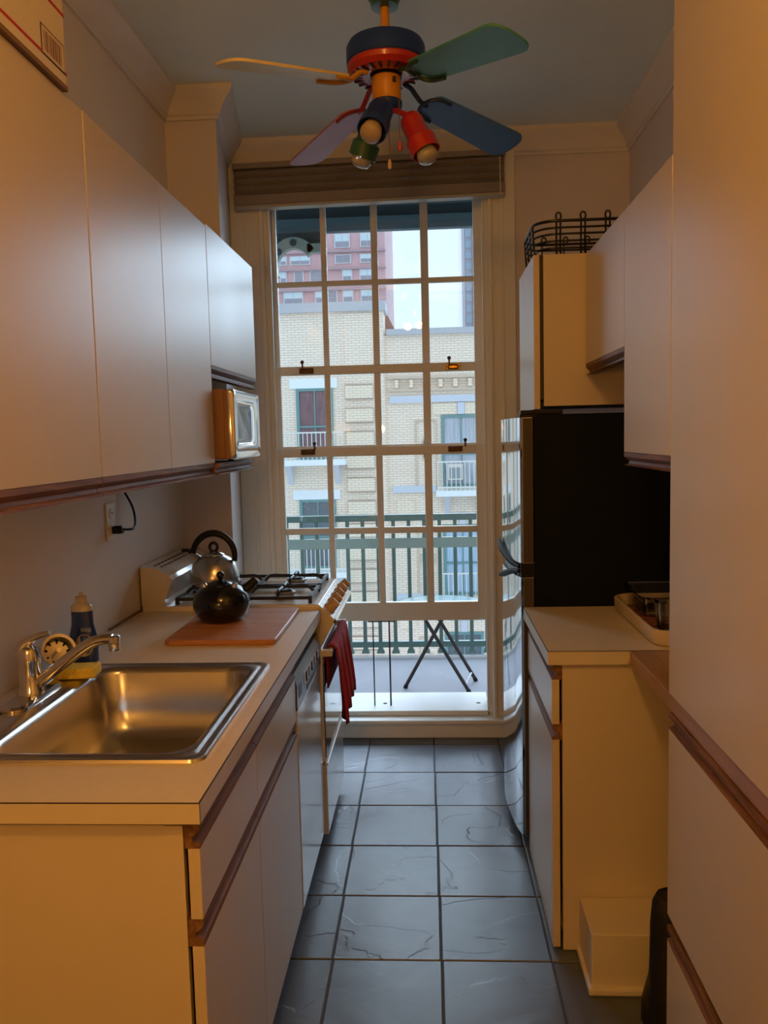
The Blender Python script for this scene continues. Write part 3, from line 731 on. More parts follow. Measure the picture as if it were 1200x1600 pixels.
# oven door and drawer
od = pbox('oven_door', sv, white_enamel, -.435, -.410, SYa + .004, SYb - .004, .335, .766, bev=.004)
pbox('oven_glass', od, mat('oven_glass', (.008, .008, .009), .06, coat=.5), -.412, -.407, SYa + .02, SYb - .02, .345, .70, bev=.002)
hb = tube(B(), [(-.385, SYa + .02, .745), (-.385, SYb - .02, .745)], .011, 10)
for y in (SYa + .02, SYb - .04): box(hb, -.412, -.374, y - .008, y + .018, .733, .757, bev=.003)
obj('oven_handle', hb, white_enamel, od)
pbox('warming_drawer', sv, mat('white_appliance_enamel', (.60, .60, .60), .16, coat=.4), -.435, -.405, SYa + .004, SYb - .004, .055, .322, bev=.004)
pbox('drawer_lip', sv, white_enamel, -.412, -.400, SYa + .006, SYb - .006, .322, .332, bev=.002)
# burners and grates
for i, (x, y) in enumerate(((-.565, 3.075), (-.565, 3.345), (-.835, 3.075), (-.835, 3.345))):
    bnr = obj('burner', lathe(B(), [(.052, 0), (.050, .004), (.034, .006), (.034, .016), (.040, .018), (.040, .023), (.030, .027), (.008, .028)], c=(x, y, .931), n=26), grey_plastic, sv)
    obj('burner_cap', lathe(B(), [(.030, 0), (.031, .004), (.026, .008), (.005, .009)], c=(x, y, .955), n=24), cast_iron, bnr)
def grate(x0, x1, y0, y1):
    bm = B(); zt = .972; r = .0062
    box(bm, x0, x1, y0, y0 + .012, .945, .957); box(bm, x0, x1, y1 - .012, y1, .945, .957); box(bm, x0, x0 + .012, y0, y1, .945, .957); box(bm, x1 - .012, x1, y0, y1, .945, .957)
    for x, y in ((x0 + .006, y0 + .006), (x1 - .006, y0 + .006), (x0 + .006, y1 - .006), (x1 - .006, y1 - .006)): box(bm, x - .007, x + .007, y - .007, y + .007, .931, .957)
    xm = (x0 + x1) / 2
    for cx in ((x0 + xm) / 2, (x1 + xm) / 2):
        cy = (y0 + y1) / 2
        for a, b in (((cx, y0 + .006), (cx, cy - .018)), ((cx, y1 - .006), (cx, cy + .018)), ((cx - (x1 - x0) / 4 + .006, cy), (cx - .018, cy)), ((cx + (x1 - x0) / 4 - .006, cy), (cx + .018, cy))):
            av = Vector((*a, .951)); bv = Vector((*b, zt)); md = av.lerp(bv, .25); md.z = zt
            tube(bm, spline([av, md, av.lerp(bv, .7) * 1.0 + Vector((0, 0, zt - av.lerp(bv, .7).z)), bv], 3), r, 6)
    box(bm, xm - .006, xm + .006, y0, y1, .945, .957)
    return bm
for y0, y1 in ((2.955, 3.195), (3.215, 3.455)):
    obj('grate', grate(-.955, -.445, y0, y1), cast_iron, sv)
# steel kettle on the rear burner
kt = thing('steel_kettle', (-.85, 3.12, .975), 'brushed steel whistling kettle with black loop handle on the stove', 'kettle')
kx, ky, kz = -.845, 3.11, .979
obj('body', lathe(B(), [(.080, 0), (.092, .004), (.097, .020), (.094, .045), (.082, .080), (.062, .104), (.044, .114), (.040, .116)], c=(kx, ky, kz), n=36), steel, kt, smooth=60)
obj('lid', lathe(B(), [(.041, 0), (.040, .004), (.025, .012), (.008, .015)], c=(kx, ky, kz + .115), n=28), chrome, kt, smooth=60)
obj('lid_ring', tube(B(), [(kx + .015 * math.cos(2 * PI * k / 16), ky, kz + .146 + .017 * math.sin(2 * PI * k / 16)) for k in range(16)], .006, 8, True), black_plastic, kt)
hp = [(kx + .082 * math.cos(a), ky, kz + .112 + .088 * math.sin(a)) for a in [math.radians(-14 + 208 * k / 22) for k in range(23)]]
obj('handle', tube(B(), hp, [.0105 + .003 * math.sin(PI * k / 22) for k in range(23)], 12), black_plastic, kt)
obj('spout', tube(B(), [(kx - .055, ky, kz + .085), (kx - .082, ky, kz + .108), (kx - .092, ky, kz + .116)], [.026, .020, .018], 14), steel, kt)
obj('whistle_lever', tube(B(), spline([(kx - .088, ky, kz + .122), (kx - .100, ky, kz + .134), (kx - .125, ky, kz + .134)], 4), .0075, 8), black_plastic, kt)
# towel over the oven handle
tw = B(); rows = []
TY0, TY1 = 2.985, 3.40
prof = [(-.396, .60), (-.397, .68), (-.398, .735), (-.393, .756), (-.385, .763), (-.376, .760), (-.370, .745), (-.366, .70), (-.362, .64), (-.358, .57), (-.357, .52), (-.360, .478)]
NY = 34
for j in range(NY + 1):
    t = j / NY; y = TY0 + (TY1 - TY0) * t; row = []
    for i, (x, z) in enumerate(prof):
        s_ = i / (len(prof) - 1); amp = .013 * max(0, s_ - .45) * 1.8
        dx = amp * (math.sin(t * 21 + 1) + .5 * math.sin(t * 44)) + amp * .8
        yy = y + (t - .5) * -.10 * max(0, s_ - .4)
        zz = z + (.03 * math.sin(t * 3.1) - .035 * (1 - t)) * max(0, s_ - .6) * 2
        if i < 3: dx = min(0, dx)
        row.append((x + dx, yy, zz))
    rows.append(row)
loft(tw, rows, closed=False)
to = obj('kitchen_towel', tw, mat('red_terry', (.42, .022, .026), .95, var=(150, .25), bump=(300, .6, .003)), None, smooth=80)
sm = to.modifiers.new('thick', 'SOLIDIFY'); sm.thickness = .006; sm.offset = 1
tag(to, 'dark red towel hanging over the oven door handle', 'towel')

# ================================================================ LEFT WALL: UPPER CABINETS, MICROWAVE, OUTLET
UX = -.73
def upper_left(label, y0, y1, z0, z1, doors, name='wall_cabinet'):
    t = thing(name, (-.9, y0, z0), label, 'cabinet')
    bm = B(); box(bm, XL, UX - .024, y0, y0 + .016, z0 + .01, z1); box(bm, XL, UX - .024, y1 - .016, y1, z0 + .01, z1)
    box(bm, XL, UX - .024, y0 + .016, y1 - .016, z1 - .016, z1); box(bm, XL, UX - .024, y0 + .016, y1 - .016, z0 + .01, z0 + .026)
    obj('carcass', bm, laminate, t)
    for a, b in doors:
        d_ = pbox('door', t, laminate, UX - .021, UX, a + .001, b - .001, z0, z1, bev=.0015)
        obj('pull_strip', prism(B(), pull_pts(UX, z0 - .0005, 1, .042), 'Y', a + .001, b - .001), oak, d_, smooth=20)
    return t
upper_left('almond wall cabinet nearest the viewer on the left, under the cardboard box', .80, 1.787, 1.460, 2.247, ((.80, 1.29), (1.29, 1.787)))
upper_left('almond double-door wall cabinet on the left, above the outlet', 1.789, 2.755, 1.460, 2.247, ((1.789, 2.283), (2.283, 2.755)))
upper_left('short almond wall cabinet above the microwave', 2.757, 3.475, 1.790, 2.255, ((2.757, 3.475),))
sh = thing('microwave_shelf', (-.9, 3.0, 1.44), 'laminate shelf with oak edge holding the microwave', 'shelf')
pbox('board', sh, laminate, XL, UX - .022, 2.757, 3.30, 1.438, 1.458)
obj('pull_strip', prism(B(), pull_pts(UX + .012, 1.459, 1, .040), 'Y', 2.757, 3.30), oak, sh, smooth=20)
mw = thing('microwave_oven', (-.87, 3.0, 1.459), 'wood-sided microwave with wavy chrome door under the short cabinet', 'microwave')
mside = wood_mat('microwave_side_wood', (.28, .14, .08), (.34, .18, .11), axis='Z', scale=8, rough=.7)
pbox('case', mw, mside, -1.04, -.705, 2.80, 3.215, 1.470, 1.712, bev=.004)
for y in (2.84, 3.16):
    for x in (-1.0, -.775): obj('foot', lathe(B(), [(.012, 0), (.012, .012)], c=(x, y, 1.458), n=10), black_plastic, mw)
pbox('door_edge', mw, mside, -.705, -.690, 2.798, 3.217, 1.472, 1.710, bev=.003)
def yz(y0, y1, z0, z1, r, x, k=7): return [(x, a, b) for a, b, _ in rrect(y0, y1, z0, z1, r, 0, k)]
rings = [yz(2.798, 3.217, 1.470, 1.712, .012, -.690), yz(2.797, 3.218, 1.469, 1.713, .014, -.676), yz(2.803, 3.212, 1.475, 1.707, .016, -.668), yz(2.82, 3.19, 1.497, 1.690, .03, -.672), yz(2.835, 3.15, 1.512, 1.676, .036, -.666), yz(2.855, 3.10, 1.524, 1.662, .03, -.676)]
mdoor = obj('door', loft(B(), rings, True, True, False), chrome, mw, smooth=60, label='wavy chrome microwave door frame')
bm = loft(B(), [yz(2.855, 3.10, 1.524, 1.662, .03, -.676), yz(2.86, 3.095, 1.529, 1.657, .028, -.678)], True, False, True); obj('door_window', bm, mat('microwave_window', (.16, .20, .24), .12), mdoor)
# outlet, plug and cord
ot = thing('wall_outlet', (XL, 2.69, 1.27), 'almond duplex wall outlet under the left wall cabinet', 'outlet')
pbox('cover_plate', ot, mat('outlet_plate', (.80, .72, .56), .4), XL, XL + .006, 2.650, 2.720, 1.210, 1.335, bev=.002)
for z in (1.245, 1.300):
    rc = obj('receptacle', lathe(B(), [(.017, 0), (.017, .003), (.015, .0035)], M=axis_mat((XL + .006, 2.685, z), (1, 0, 0)), n=18), white_plastic, ot)
    for y in (2.679, 2.691): pbox('slot', rc, black_plastic, XL + .0094, XL + .0102, y - .0015, y + .0015, z - .002, z + .007)
cd = thing('power_cord', (XL, 2.7, 1.25), 'black plug and cord running from the outlet up to the cabinet', 'cord')
bm = box(B(), XL + .010, XL + .045, 2.672, 2.700, 1.232, 1.258, bev=.005); obj('plug', bm, black_plastic, cd)
obj('cable', tube(B(), spline([(XL + .044, 2.690, 1.245), (XL + .060, 2.74, 1.243), (XL + .040, 2.815, 1.265), (XL + .025, 2.835, 1.31), (XL + .015, 2.80, 1.36), (XL + .010, 2.768, 1.395), (XL + .010, 2.765, 1.436)], 7), .0042, 8), black_plastic, cd)
# shipping box on the near wall cabinet
bx = thing('shipping_box', (-.9, 1.3, 2.247), 'white cardboard shipping box with red stripes on the left wall cabinet', 'box')
card = mat('white_card', (.68, .60, .48), .7)
pbox('carton', bx, card, -1.05, -.722, .95, 1.700, 2.249, 2.53, bev=.003)
pbox('bottom_shade_edge', bx, mat('shaded_brown_card', (.20, .12, .07), .8), -1.05, -.7205, .95, 1.7006, 2.2485, 2.258)  # brown box edge with the shadow beneath put into its colour
redp = mat('red_print', (.45, .02, .02), .6)
pbox('stripe', bx, redp, -.7222, -.7213, .95, 1.7004, 2.278, 2.284); pbox('stripe', bx, redp, -.7222, -.7213, .95, 1.7004, 2.392, 2.398)
lbm = pbox('barcode_label', bx, mat('label_black', (.015, .015, .015), .6), -.7222, -.7212, 1.592, 1.692, 2.278, 2.334)
pbox('label_paper', lbm, mat('label_paper', (.62, .52, .42), .7), -.7212, -.7206, 1.595, 1.689, 2.281, 2.331)
random.seed(3); y = 1.602
while y < 1.68:
    w = random.choice((.0015, .0015, .003, .0045)); pbox('barcode_bar', lbm, mat('barcode_ink', (.16, .07, .06), .7), -.7206, -.7203, y, y + w, 2.287, 2.325); y += w + random.choice((.002, .003, .004))

# ================================================================ RIGHT RUN
RX = .338
rb = thing('base_cabinet', (.66, 2.33, 0), 'almond base cabinet with one drawer beside the refrigerator', 'cabinet')
bm = B(); box(bm, RX + .030, XR - .001, 2.330, 2.348, .004, .872); box(bm, RX + .030, XR - .001, 2.895, 2.912, .004, .872); box(bm, RX + .03, XR - .001, 2.348, 2.895, .05, .068); box(bm, XR - .012, XR - .001, 2.348, 2.895, .07, .872)
obj('carcass', bm, laminate, rb)
d_ = pbox('drawer_front', rb, laminate, RX, RX + .022, 2.331, 2.912, .693, .826, bev=.0015)
obj('pull_strip', prism(B(), pull_pts(RX, .868, -1, .042), 'Y', 2.331, 2.912), oak, d_, smooth=20)
d_ = pbox('door', rb, laminate, RX, RX + .022, 2.331, 2.912, .012, .647, bev=.0015)
obj('pull_strip', prism(B(), pull_pts(RX, .692, -1, .045), 'Y', 2.331, 2.912), oak, d_, smooth=20)
rc = thing('countertop', (.65, 2.31, .874), 'small cream laminate countertop in front of the refrigerator', 'countertop')
pbox('top', rc, counter_m, .3265, XR - .001, 2.3145, 2.918, CT - .036, CT)
bm = B(); box(bm, .324, .3265, 2.312, 2.918, CT - .040, CT - .0018); box(bm, .3265, .5535, 2.312, 2.3145, CT - .040, CT - .0018); obj('edge_band', bm, band_m, rc)
bm = B(); box(bm, .3243, .3265, 2.3123, 2.918, CT - .0017, CT - .0002); box(bm, .3265, XR - .001, 2.3123, 2.3145, CT - .0017, CT - .0002); obj('edge_seam', bm, seam_m, rc)
lg = thing('wooden_ledge', (.77, 1.5, .872), 'narrow brown wooden ledge running from the counter under the tall cabinet', 'ledge')
pbox('board', lg, oak_light, .5555, XR - .001, .70, 2.3115, .874, CT - .0005, bev=.002)
# tall cabinet above the ledge, drawers below
TX = .551
tc_ = thing('tall_cabinet', (.77, 1.3, CT), 'tall almond cabinet filling the right edge, standing on the wooden ledge', 'cabinet')
bm = B(); box(bm, TX + .024, XR - .001, 1.900, 1.916, CT + .001, 2.86); box(bm, TX + .024, XR - .001, .70, .716, CT + .001, 2.86); box(bm, TX + .024, XR - .001, .716, 1.900, 2.844, 2.86); box(bm, TX + .024, XR - .001, .716, 1.900, CT + .001, CT + .016); box(bm, XR - .010, XR - .001, .716, 1.900, CT + .016, 2.844)
obj('carcass', bm, laminate, tc_)
pbox('door', tc_, laminate, TX, TX + .022, 1.141, 1.918, CT + .004, 2.86, bev=.0015); pbox('door', tc_, laminate, TX, TX + .022, .70, 1.139, CT + .004, 2.86, bev=.0015)
dc = thing('drawer_cabinet', (.77, 1.3, 0), 'almond drawer unit with oak pulls below the wooden ledge', 'cabinet')
bm = B(); box(bm, TX + .024, XR - .001, 1.896, 1.912, .0, .872); box(bm, TX + .024, XR - .001, .70, .716, .0, .872); box(bm, TX + .05, XR - .001, .716, 1.896, .02, .036); box(bm, XR - .01, XR - .001, .716, 1.896, .036, .872)
obj('carcass', bm, laminate, dc)
for z0, z1 in ((.372, .832), (.03, .305)):
    d_ = pbox('drawer_front', dc, laminate, TX, TX + .022, .70, 1.916, z0, z1, bev=.0015)
    obj('pull_strip', prism(B(), pull_pts(TX, z1 + .0395, -1, .039), 'Y', .70, 1.916), oak, d_, smooth=20)
# upper cabinets on the right
VX = .551
def upper_right(label, y0, y1, z0, z1, x, name='wall_cabinet', strip=True, doors=None, gap=.024):
    t = thing(name, (.8, y0, z0), label, 'cabinet')
    bm = B(); box(bm, x + gap, XR - .001, y0, y0 + .016, z0 + .01, z1); box(bm, x + gap, XR - .001, y1 - .016, y1, z0 + .01, z1)
    box(bm, x + gap, XR - .001, y0 + .016, y1 - .016, z1 - .016, z1); box(bm, x + gap, XR - .001, y0 + .016, y1 - .016, z0 + .01, z0 + .026)
    obj('carcass', bm, laminate, t)
    for a, b in (doors or ((y0, y1),)):
        d_ = pbox('door', t, laminate, x, x + .021, a + .001, b - .001, z0, z1, bev=.0015)
        if strip: obj('pull_strip', prism(B(), pull_pts(x, z0 - .0005, -1, .036), 'Y', a + .001, b - .001), oak, d_, smooth=20)
    return t
upper_right('almond wall cabinet on the right beside the tall cabinet', 1.922, 2.372, 1.475, 2.145, VX)
upper_right('short almond wall cabinet on the right above the open gap', 2.374, 2.942, 1.772, 2.145, VX)
fcab = upper_right('almond cabinet above the refrigerator holding the black wire basket', 2.945, 3.40, 1.619, 2.152, .372, strip=False, gap=.034)
pbox('gap_shade', fcab, seam_m, .393, .406, 2.947, 3.398, 1.652, 2.148)  # dark strip filling the gap behind the door, its shade put into colour

# refrigerator
fr = thing('refrigerator', (.65, 3.2, 0), 'refrigerator with black sides and curved stainless doors', 'refrigerator')
FY0, FY1 = 2.925, 3.56
bm = box(B(), .367, XR - .01, FY0 + .003, FY1 - .003, .012, 1.600, bev=.004); obj('body', bm, black_body, fr)
def fdoor(z0, z1):
    pts = [(.362, FY0), (.326, FY0), (.318, FY0 + .006)]
    for k in range(1, 16):
        t = k / 16; pts.append((.316 - .034 * math.sin(PI * t) ** .8, FY0 + .006 + (FY1 - FY0 - .012) * t))
    pts += [(.318, FY1 - .006), (.326, FY1), (.362, FY1)]
    return prism(B(), pts, 'Z', z0, z1)
obj('freezer_door', fdoor(1.072, 1.590), fridge_steel, fr, smooth=30)
obj('fresh_food_door', fdoor(.055, 1.020), fridge_steel, fr, smooth=30)
bm = box(B(), .318, .3665, FY0 + .002, FY1 - .002, 1.0205, 1.0715); obj('door_divider', bm, black_plastic, fr)
bm = B(); box(bm, .322, .470, FY0 + .010, FY0 + .065, 1.6005, 1.616, bev=.003); box(bm, .318, .372, FY0 + .003, FY0 + .05, 1.5905, 1.6005); obj('hinge_cover', bm, black_plastic, fr)
for z0, z1 in ((1.074, 1.588), (.057, 1.018)): pbox('door_side', fr, mat('fridge_door_side', (.055, .042, .038), .5), .327, .3615, FY0 - .002, FY0 + .0005, z0, z1)
pbox('kick_plate', fr, black_plastic, .372, .39, FY0 + .01, FY1 - .01, .0, .012)
bm = B(); box(bm, .352, .3665, FY0 + .003, FY1 - .003, .012, .052); obj('base_grille', bm, black_plastic, fr)
hp = spline([(.315, FY0 + .03, 1.055), (.296, FY0 + .12, 1.062), (.276, FY0 + .26, 1.085), (.272, FY0 + .38, 1.11)], 6)
obj('handle', tube(B(), hp, [.007 + .006 * math.sin(PI * i / (len(hp) - 1)) for i in range(len(hp))], 10), mat('fridge_handle_black', (.008, .008, .009), .6, spec=.2), fr)
hp = spline([(.315, FY0 + .03, 1.040), (.297, FY0 + .14, 1.020), (.278, FY0 + .30, .985), (.276, FY0 + .40, .965)], 6)
obj('handle', tube(B(), hp, [.007 + .006 * math.sin(PI * i / (len(hp) - 1)) for i in range(len(hp))], 10), mat('fridge_handle_black', (.008, .008, .009), .6, spec=.2), fr)

# wire basket on the refrigerator cabinet
wb = thing('wire_basket', (.6, 3.1, 2.153), 'black wire basket with looped uprights on the refrigerator cabinet', 'basket')
wire = mat('black_wire', (.010, .009, .010), .4, .3)
bx0, bx1, by0, by1 = .385, .86, 2.97, 3.33
def ring(o, z, r): return [(a, b, z) for a, b, _ in rrect(bx0 - o, bx1 + o, by0 - o, by1 + o, r, 0, 6)]
for z, o, r in ((2.157, -.02, .05), (2.180, -.010, .06), (2.203, -.004, .07), (2.226, .0, .08), (2.247, .002, .08), (2.270, .004, .08)):
    obj('wire_hoop', tube(B(), ring(o, z, r), .004 if z < 2.26 else .0055, 6, True), wire, wb)
for y in (by0, by1):
    s_ = -1 if y == by0 else 1
    for k in range(5):
        x = .455 + k * .085
        for dx in (0, .014) if y == by0 else (0,):
            loop = [(x + dx + .006, y - s_ * .02, 2.157), (x + dx, y + s_ * .0, 2.175), (x + dx, y + s_ * .004, 2.265)]
            obj('upright', tube(B(), spline(loop, 4), .0036, 6), wire, wb)
        lp = [(x + .007 + .009 * math.cos(a), y + s_ * .004, 2.285 + .013 * math.sin(a)) for a in [2 * PI * k2 / 12 for k2 in range(12)]]
        obj('loop', tube(B(), lp, .0034, 6, True), wire, wb)
for k in range(6):
    y = by0 + .03 + k * .06
    obj('floor_wire', tube(B(), [(bx0 + .02, y, 2.157), (bx1 - .02, y, 2.157)], .0032, 6), wire, wb)
for k in range(4):
    y = by0 + .06 + k * .08
    obj('upright', tube(B(), spline([(bx0 + .02, y, 2.157), (bx0 + .002, y, 2.175), (bx0 - .004, y, 2.268)], 4), .0036, 6), wire, wb)

# tray, baking dish, tumbler, trivet
ty = thing('serving_tray', (.8, 2.63, CT), 'white tray with rounded corners on the small right countertop', 'tray')
def tr(o, z, r): return rrect(.632 + o, .968 - o, 2.335 + o, 2.905 - o, r, z, 6)
obj('tray', loft(B(), [tr(.006, CT + .001, .06), tr(0, CT + .008, .062), tr(-.002, CT + .046, .064), tr(.002, CT + .049, .062), tr(.008, CT + .047, .058), tr(.010, CT + .012, .055), tr(.016, CT + .008, .05)], True, True, True), mat('tray_white', (.66, .56, .42), .4), ty, smooth=50)
tvt = thing('slatted_trivet', (.8, 2.5, CT + .009), 'reddish brown slatted wooden trivet lying in the white tray', 'trivet')
slat_m = wood_mat('red_slat_wood', (.16, .045, .03), (.26, .085, .055), axis='X')
for k in range(10):
    pbox('slat', tvt, slat_m, .665, .935, 2.40 + k * .044, 2.422 + k * .044, CT + .016, CT + .026, bev=.002)
for x in (.70, .89): pbox('rail', tvt, slat_m, x, x + .02, 2.395, 2.825, CT + .0085, CT + .016)
gd = B()
def gr(o, z, r): return rrect(.668 + o, .938 - o, 2.60 + o, 2.88 - o, r, z, 6)
loft(gd, [gr(.02, CT + .027, .03), gr(.006, CT + .034, .036), gr(0, CT + .085, .04), gr(-.008, CT + .090, .044), gr(-.006, CT + .093, .044), gr(.004, CT + .086, .038), gr(.010, CT + .038, .034), gr(.024, CT + .032, .03)], True, True, True)
tag(obj('glass_baking_dish', gd, clear_glass, None, smooth=50), 'clear glass baking dish on the trivet in the white tray', 'dish')
tm = lathe(B(), [(.024, 0), (.026, .003), (.034, .085), (.0345, .088), (.0325, .088), (.025, .020), (.018, .017)], c=(.690, 2.43, CT + .027), n=28)
tag(obj('glass_tumbler', tm, pane_mat('tumbler_glass', (.88, .89, .88), 1.8), None, smooth=60), 'clear glass tumbler standing at the front of the white tray', 'glass')

# baseboard return in the knee space
bm = B(); box(bm, .415, XR - .001, 2.145, 2.328, 0, .170, bev=.003); box(bm, .405, XR - .001, 2.130, 2.328, 0, .022, bev=.006)
tag(obj('baseboard_right', bm, mat('baseboard_paint', (.66, .58, .45), .45), None), 'boxed cream baseboard below the right base cabinet end', 'baseboard', kind='structure')
# black bag on the floor
bgm = B(); rings = []
for k, (z, w, d, ox) in enumerate(((.003, .170, .085, 0), (.05, .176, .090, 0), (.12, .166, .086, .002), (.20, .160, .080, .002), (.28, .152, .074, .002), (.33, .146, .064, .002), (.352, .135, .052, .002))):
    rings.append([(.695 + ox + (w + .008 * math.sin(5 * a + k)) * math.cos(a), 2.025 + d * math.sin(a) * (1 + .05 * math.sin(7 * a)), z + (.008 * math.sin(3 * a) if k > 4 else 0)) for a in [2 * PI * j / 32 for j in range(32)]])
loft(bgm, rings, True, True, True)
tag(obj('black_bag', bgm, mat('black_bag_plastic', (.010, .009, .010), .5, bump=(25, .5, .01)), None, smooth=60), 'black plastic bag standing on the floor under the ledge', 'bag')

# ================================================================ CEILING FAN
fan = thing('ceiling_fan', (-.107, 2.5, ZC), 'multicoloured ceiling fan with four blades and three spotlights', 'fan')
cx, cy = -.107, 2.5
navy = mat('fan_navy', (.016, .045, .26), .4, spec=.2); redm = mat('fan_red', (.42, .018, .012), .3, coat=.4); yel = mat('fan_yellow', (.62, .27, .02), .4)
dgreen = mat('fan_dark_green', (.010, .095, .05), .35, coat=.3)
obj('canopy', lathe(B(), [(.075, 0), (.074, -.06), (.066, -.12), (.050, -.175), (.040, -.195), (.040, -.205), (.014, -.207)], c=(cx, cy, ZC), n=32), dgreen, fan, label='dark green canopy')
obj('downrod', lathe(B(), [(.013, 0), (.013, .115)], c=(cx, cy, 2.675), n=16), yel, fan, label='yellow downrod')
obj('motor_housing', lathe(B(), [(.040, 2.686), (.085, 2.683), (.108, 2.673), (.115, 2.660), (.115, 2.618), (.112, 2.614)], c=(cx, cy, 0), n=48), navy, fan, label='navy motor housing')
obj('motor_ring', lathe(B(), [(.112, 2.614), (.114, 2.610), (.112, 2.598), (.100, 2.586), (.062, 2.580), (.045, 2.588)], c=(cx, cy, 0), n=48), redm, fan, label='red ring under the motor')
slot_b = box(B(), -.016, .016, -.0035, .0035, -.002, .0015)
sl = obj('vent_slot', slot_b, black_plastic, fan, local=True); fo = parent_world(fan)
for k in range(22):
    a = 2 * PI * k / 22
    o = sl if k == 0 else sl.copy()
    if k: COL.objects.link(o); o.parent = fan
    o.location = Vector((cx + .083 * math.cos(a), cy + .083 * math.sin(a), 2.5828)) - fo; o.rotation_euler = (0, 0, a)
obj('hub', lathe(B(), [(.046, 2.590), (.046, 2.578)], c=(cx, cy, 0), n=24), black_plastic, fan)
obj('switch_housing', lathe(B(), [(.036, 2.581), (.042, 2.578), (.042, 2.516), (.040, 2.513)], c=(cx, cy, 0), n=32), yel, fan, label='orange-yellow switch housing')
obj('lamp_plate', lathe(B(), [(.040, 2.514), (.045, 2.510), (.044, 2.493), (.030, 2.488)], c=(cx, cy, 0), n=32), navy, fan)
pbox('reverse_switch', fan, black_plastic, cx + .020, cx + .030, cy - .044, cy - .036, 2.553, 2.566)
TH = math.radians(12)
for ang, col, iron, lab in ((222, (.70, .58, .30), (.50, .24, .02), 'pale yellow blade'), (308, (.055, .24, .20), (.015, .05, .03), 'teal green blade'), (42, (.045, .15, .42), (.010, .022, .10), 'blue blade'), (126, (.42, .22, .36), (.28, .015, .03), 'pink blade')):
    a = math.radians(ang); d = Vector((math.cos(a), math.sin(a), 0)); p = Vector((-math.sin(a), math.cos(a), 0))
    db = (d * .37 - Vector((0, 0, .052))).normalized()
    w = p * math.cos(TH) - Vector((0, 0, 1)) * math.sin(TH); nn = db.cross(w).normalized()
    o0 = Vector((cx, cy, 2.563)); out = []
    L0, L1, hw = .155, .545, .066
    for k in range(9):
        t = PI / 2 + PI * k / 8; out.append((L0 + .03 + .03 * math.cos(t), hw * .80 * math.sin(t)))
    for k in range(13):
        t = -PI / 2 + PI * k / 12; out.append((L1 - .045 + .045 * math.cos(t) ** .7 if abs(math.cos(t)) > 1e-6 else L1 - .045, hw * math.copysign(abs(math.sin(t)) ** .75, math.sin(t))))
    def at(r, s, h): return o0 + db * r + w * s + nn * h
    bm = loft(B(), [[at(r, s, -.0035) for r, s in out], [at(r, s, .0035) for r, s in out]], True, True, True)
    bl_ = obj('blade', bm, mat('fan_' + lab.replace(' ', '_'), col, .45, var=(4, .12)), fan, label=lab, smooth=25)
    im = mat('fan_iron_%d' % ang, iron, .4)
    bm = B()
    stem = [Vector((cx, cy, 2.578)) + d * .070, Vector((cx, cy, 2.572)) + d * .095, Vector((cx, cy, 2.556)) + d * .115, Vector((cx, cy, 2.541)) + d * .135, at(.160, 0, -.006)]
    tube(bm, spline(stem, 5), .0075, 8)
    for s in (-1, 1):
        tube(bm, spline([at(.142, 0, -.007), at(.152, s * .030, -.008), at(.175, s * .046, -.008), at(.215, s * .050, -.008)], 5), .0062, 8)
    obj('blade_iron', bm, im, bl_)
def spot(name, top, bot, m, lab, bulb, rt_=.030, rb_=.038):
    top, bot = Vector(top), Vector(bot); d = bot - top; L = d.length; M_ = axis_mat(top, d)
    s = obj(name, lathe(B(), [(.006, -.004), (.018, .001), (rt_ * .88, .012), (rt_, .028), (rt_, L * .60), (rt_ + .002, L * .62), (rb_, L * .66), (rb_, L), (rb_ - .003, L), (rb_ - .004, L * .8), (.012, L * .6)], M=M_, n=30), m, fan, label=lab, smooth=40)
    obj('bulb', lathe(B(), [(.012, L * .62), (.026, L * .86), (.031, L + .008), (.030, L + .018), (.022, L + .026), (.006, L + .030)], M=M_, n=24), bulb, s, smooth=60)
    obj('swivel_arm', tube(B(), [Vector((cx, cy, 2.496)) + (top - Vector((cx, cy, 2.496))) * .3, top + d.normalized() * .004], .008, 8), m, s)
clear_bulb = mat('clear_bulb', (.55, .52, .48), .12, spec=.9, trans=.4)
frost = mat('frosted_bulb', (.42, .33, .24), .35)
spot('spotlight_shade', (-.044, 2.470, 2.462), (.006, 2.445, 2.345), redm, 'red spotlight shade', clear_bulb, .034, .043)
spot('spotlight_shade', (-.116, 2.455, 2.486), (-.146, 2.385, 2.392), navy, 'navy spotlight shade with frosted bulb', frost, .037, .043)
spot('spotlight_shade', (-.145, 2.560, 2.495), (-.190, 2.585, 2.385), dgreen, 'dark green spotlight shade', clear_bulb, .034, .043)
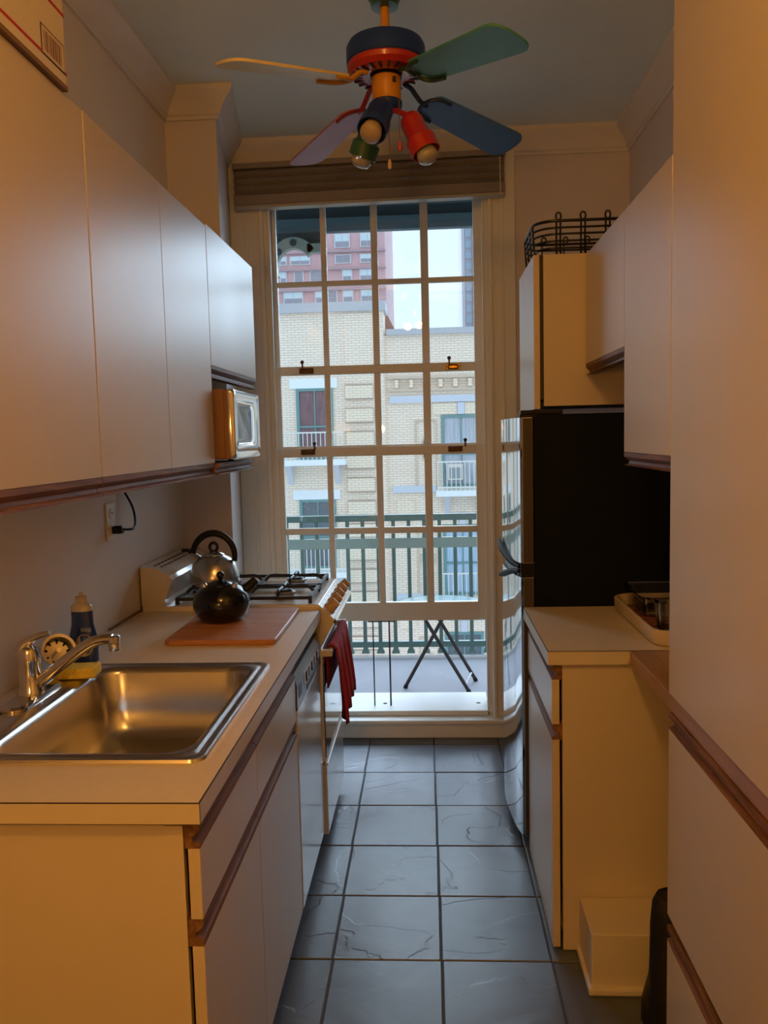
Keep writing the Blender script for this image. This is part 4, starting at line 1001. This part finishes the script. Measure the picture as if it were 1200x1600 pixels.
for x, y, z1, z0, m_, lab in ((-.070, 2.455, 2.50, 2.385, mat('pink_knob', (.55, .06, .10), .4), 'pink pull-chain knob'), (-.100, 2.440, 2.50, 2.330, mat('wood_knob', (.55, .40, .26), .5), 'pale wooden pull-chain knob')):
    ch = obj('pull_chain', tube(B(), [(x, y, z1), (x, y, z0)], .0010, 6), dark_bronze, fan)
    obj('pull_knob', lathe(B(), [(.002, 0), (.0045, -.006), (.0065, -.018), (.005, -.027), (.001, -.029)], c=(x, y, z0), n=14), m_, ch, label=lab)

# ================================================================ ROOM LAMP BEHIND THE VIEWER
lp = thing('pendant_lamp', (LAMP_POS[0], LAMP_POS[1], ZC), 'warm three-bulb lamp hanging behind the viewer', 'lamp')
obj('ceiling_cap', lathe(B(), [(.05, 0), (.05, -.02), (.012, -.03)], c=(LAMP_POS[0], LAMP_POS[1], ZC)), brass, lp)
obj('stem', tube(B(), [(LAMP_POS[0], LAMP_POS[1], ZC - .02), (LAMP_POS[0], LAMP_POS[1], LAMP_POS[2] + .10)], .006, 8), brass, lp)
area = 3 * 4 * PI * .036 ** 2
gm_ = mat('lit_globe', (1, .8, .5), .5, emit=(LAMP_COLOR, LAMP_POWER / (PI * area)))
for dx, dz in ((-.02, .10), (.055, -.02), (-.06, -.03)):
    bm = B(); q = Vector(LAMP_POS) + Vector((dx, 0, dz)); bmesh.ops.create_uvsphere(bm, u_segments=20, v_segments=12, radius=.036, matrix=Matrix.Translation(q))
    g_ = obj('bulb', bm, gm_, lp); obj('socket', lathe(B(), [(.016, .02), (.016, .06), (.004, .07)], c=q, n=14), brass, g_)

l2 = thing('floor_lamp', (LAMP2_POS[0], LAMP2_POS[1], 0), 'warm floor lamp standing in the room behind the viewer', 'lamp')
obj('base', lathe(B(), [(.13, 0), (.13, .02), (.02, .035)], c=(LAMP2_POS[0], LAMP2_POS[1], 0)), brass, l2)
obj('pole', tube(B(), [(LAMP2_POS[0], LAMP2_POS[1], .02), (LAMP2_POS[0], LAMP2_POS[1], LAMP2_POS[2] - .04)], .012, 10), brass, l2)
bm = B(); bmesh.ops.create_uvsphere(bm, u_segments=20, v_segments=12, radius=.045, matrix=Matrix.Translation(LAMP2_POS))
obj('globe', bm, mat('lit_floor_globe', (1, .8, .5), .5, emit=(LAMP_COLOR, LAMP2_POWER / (PI * 4 * PI * .045 ** 2))), l2)
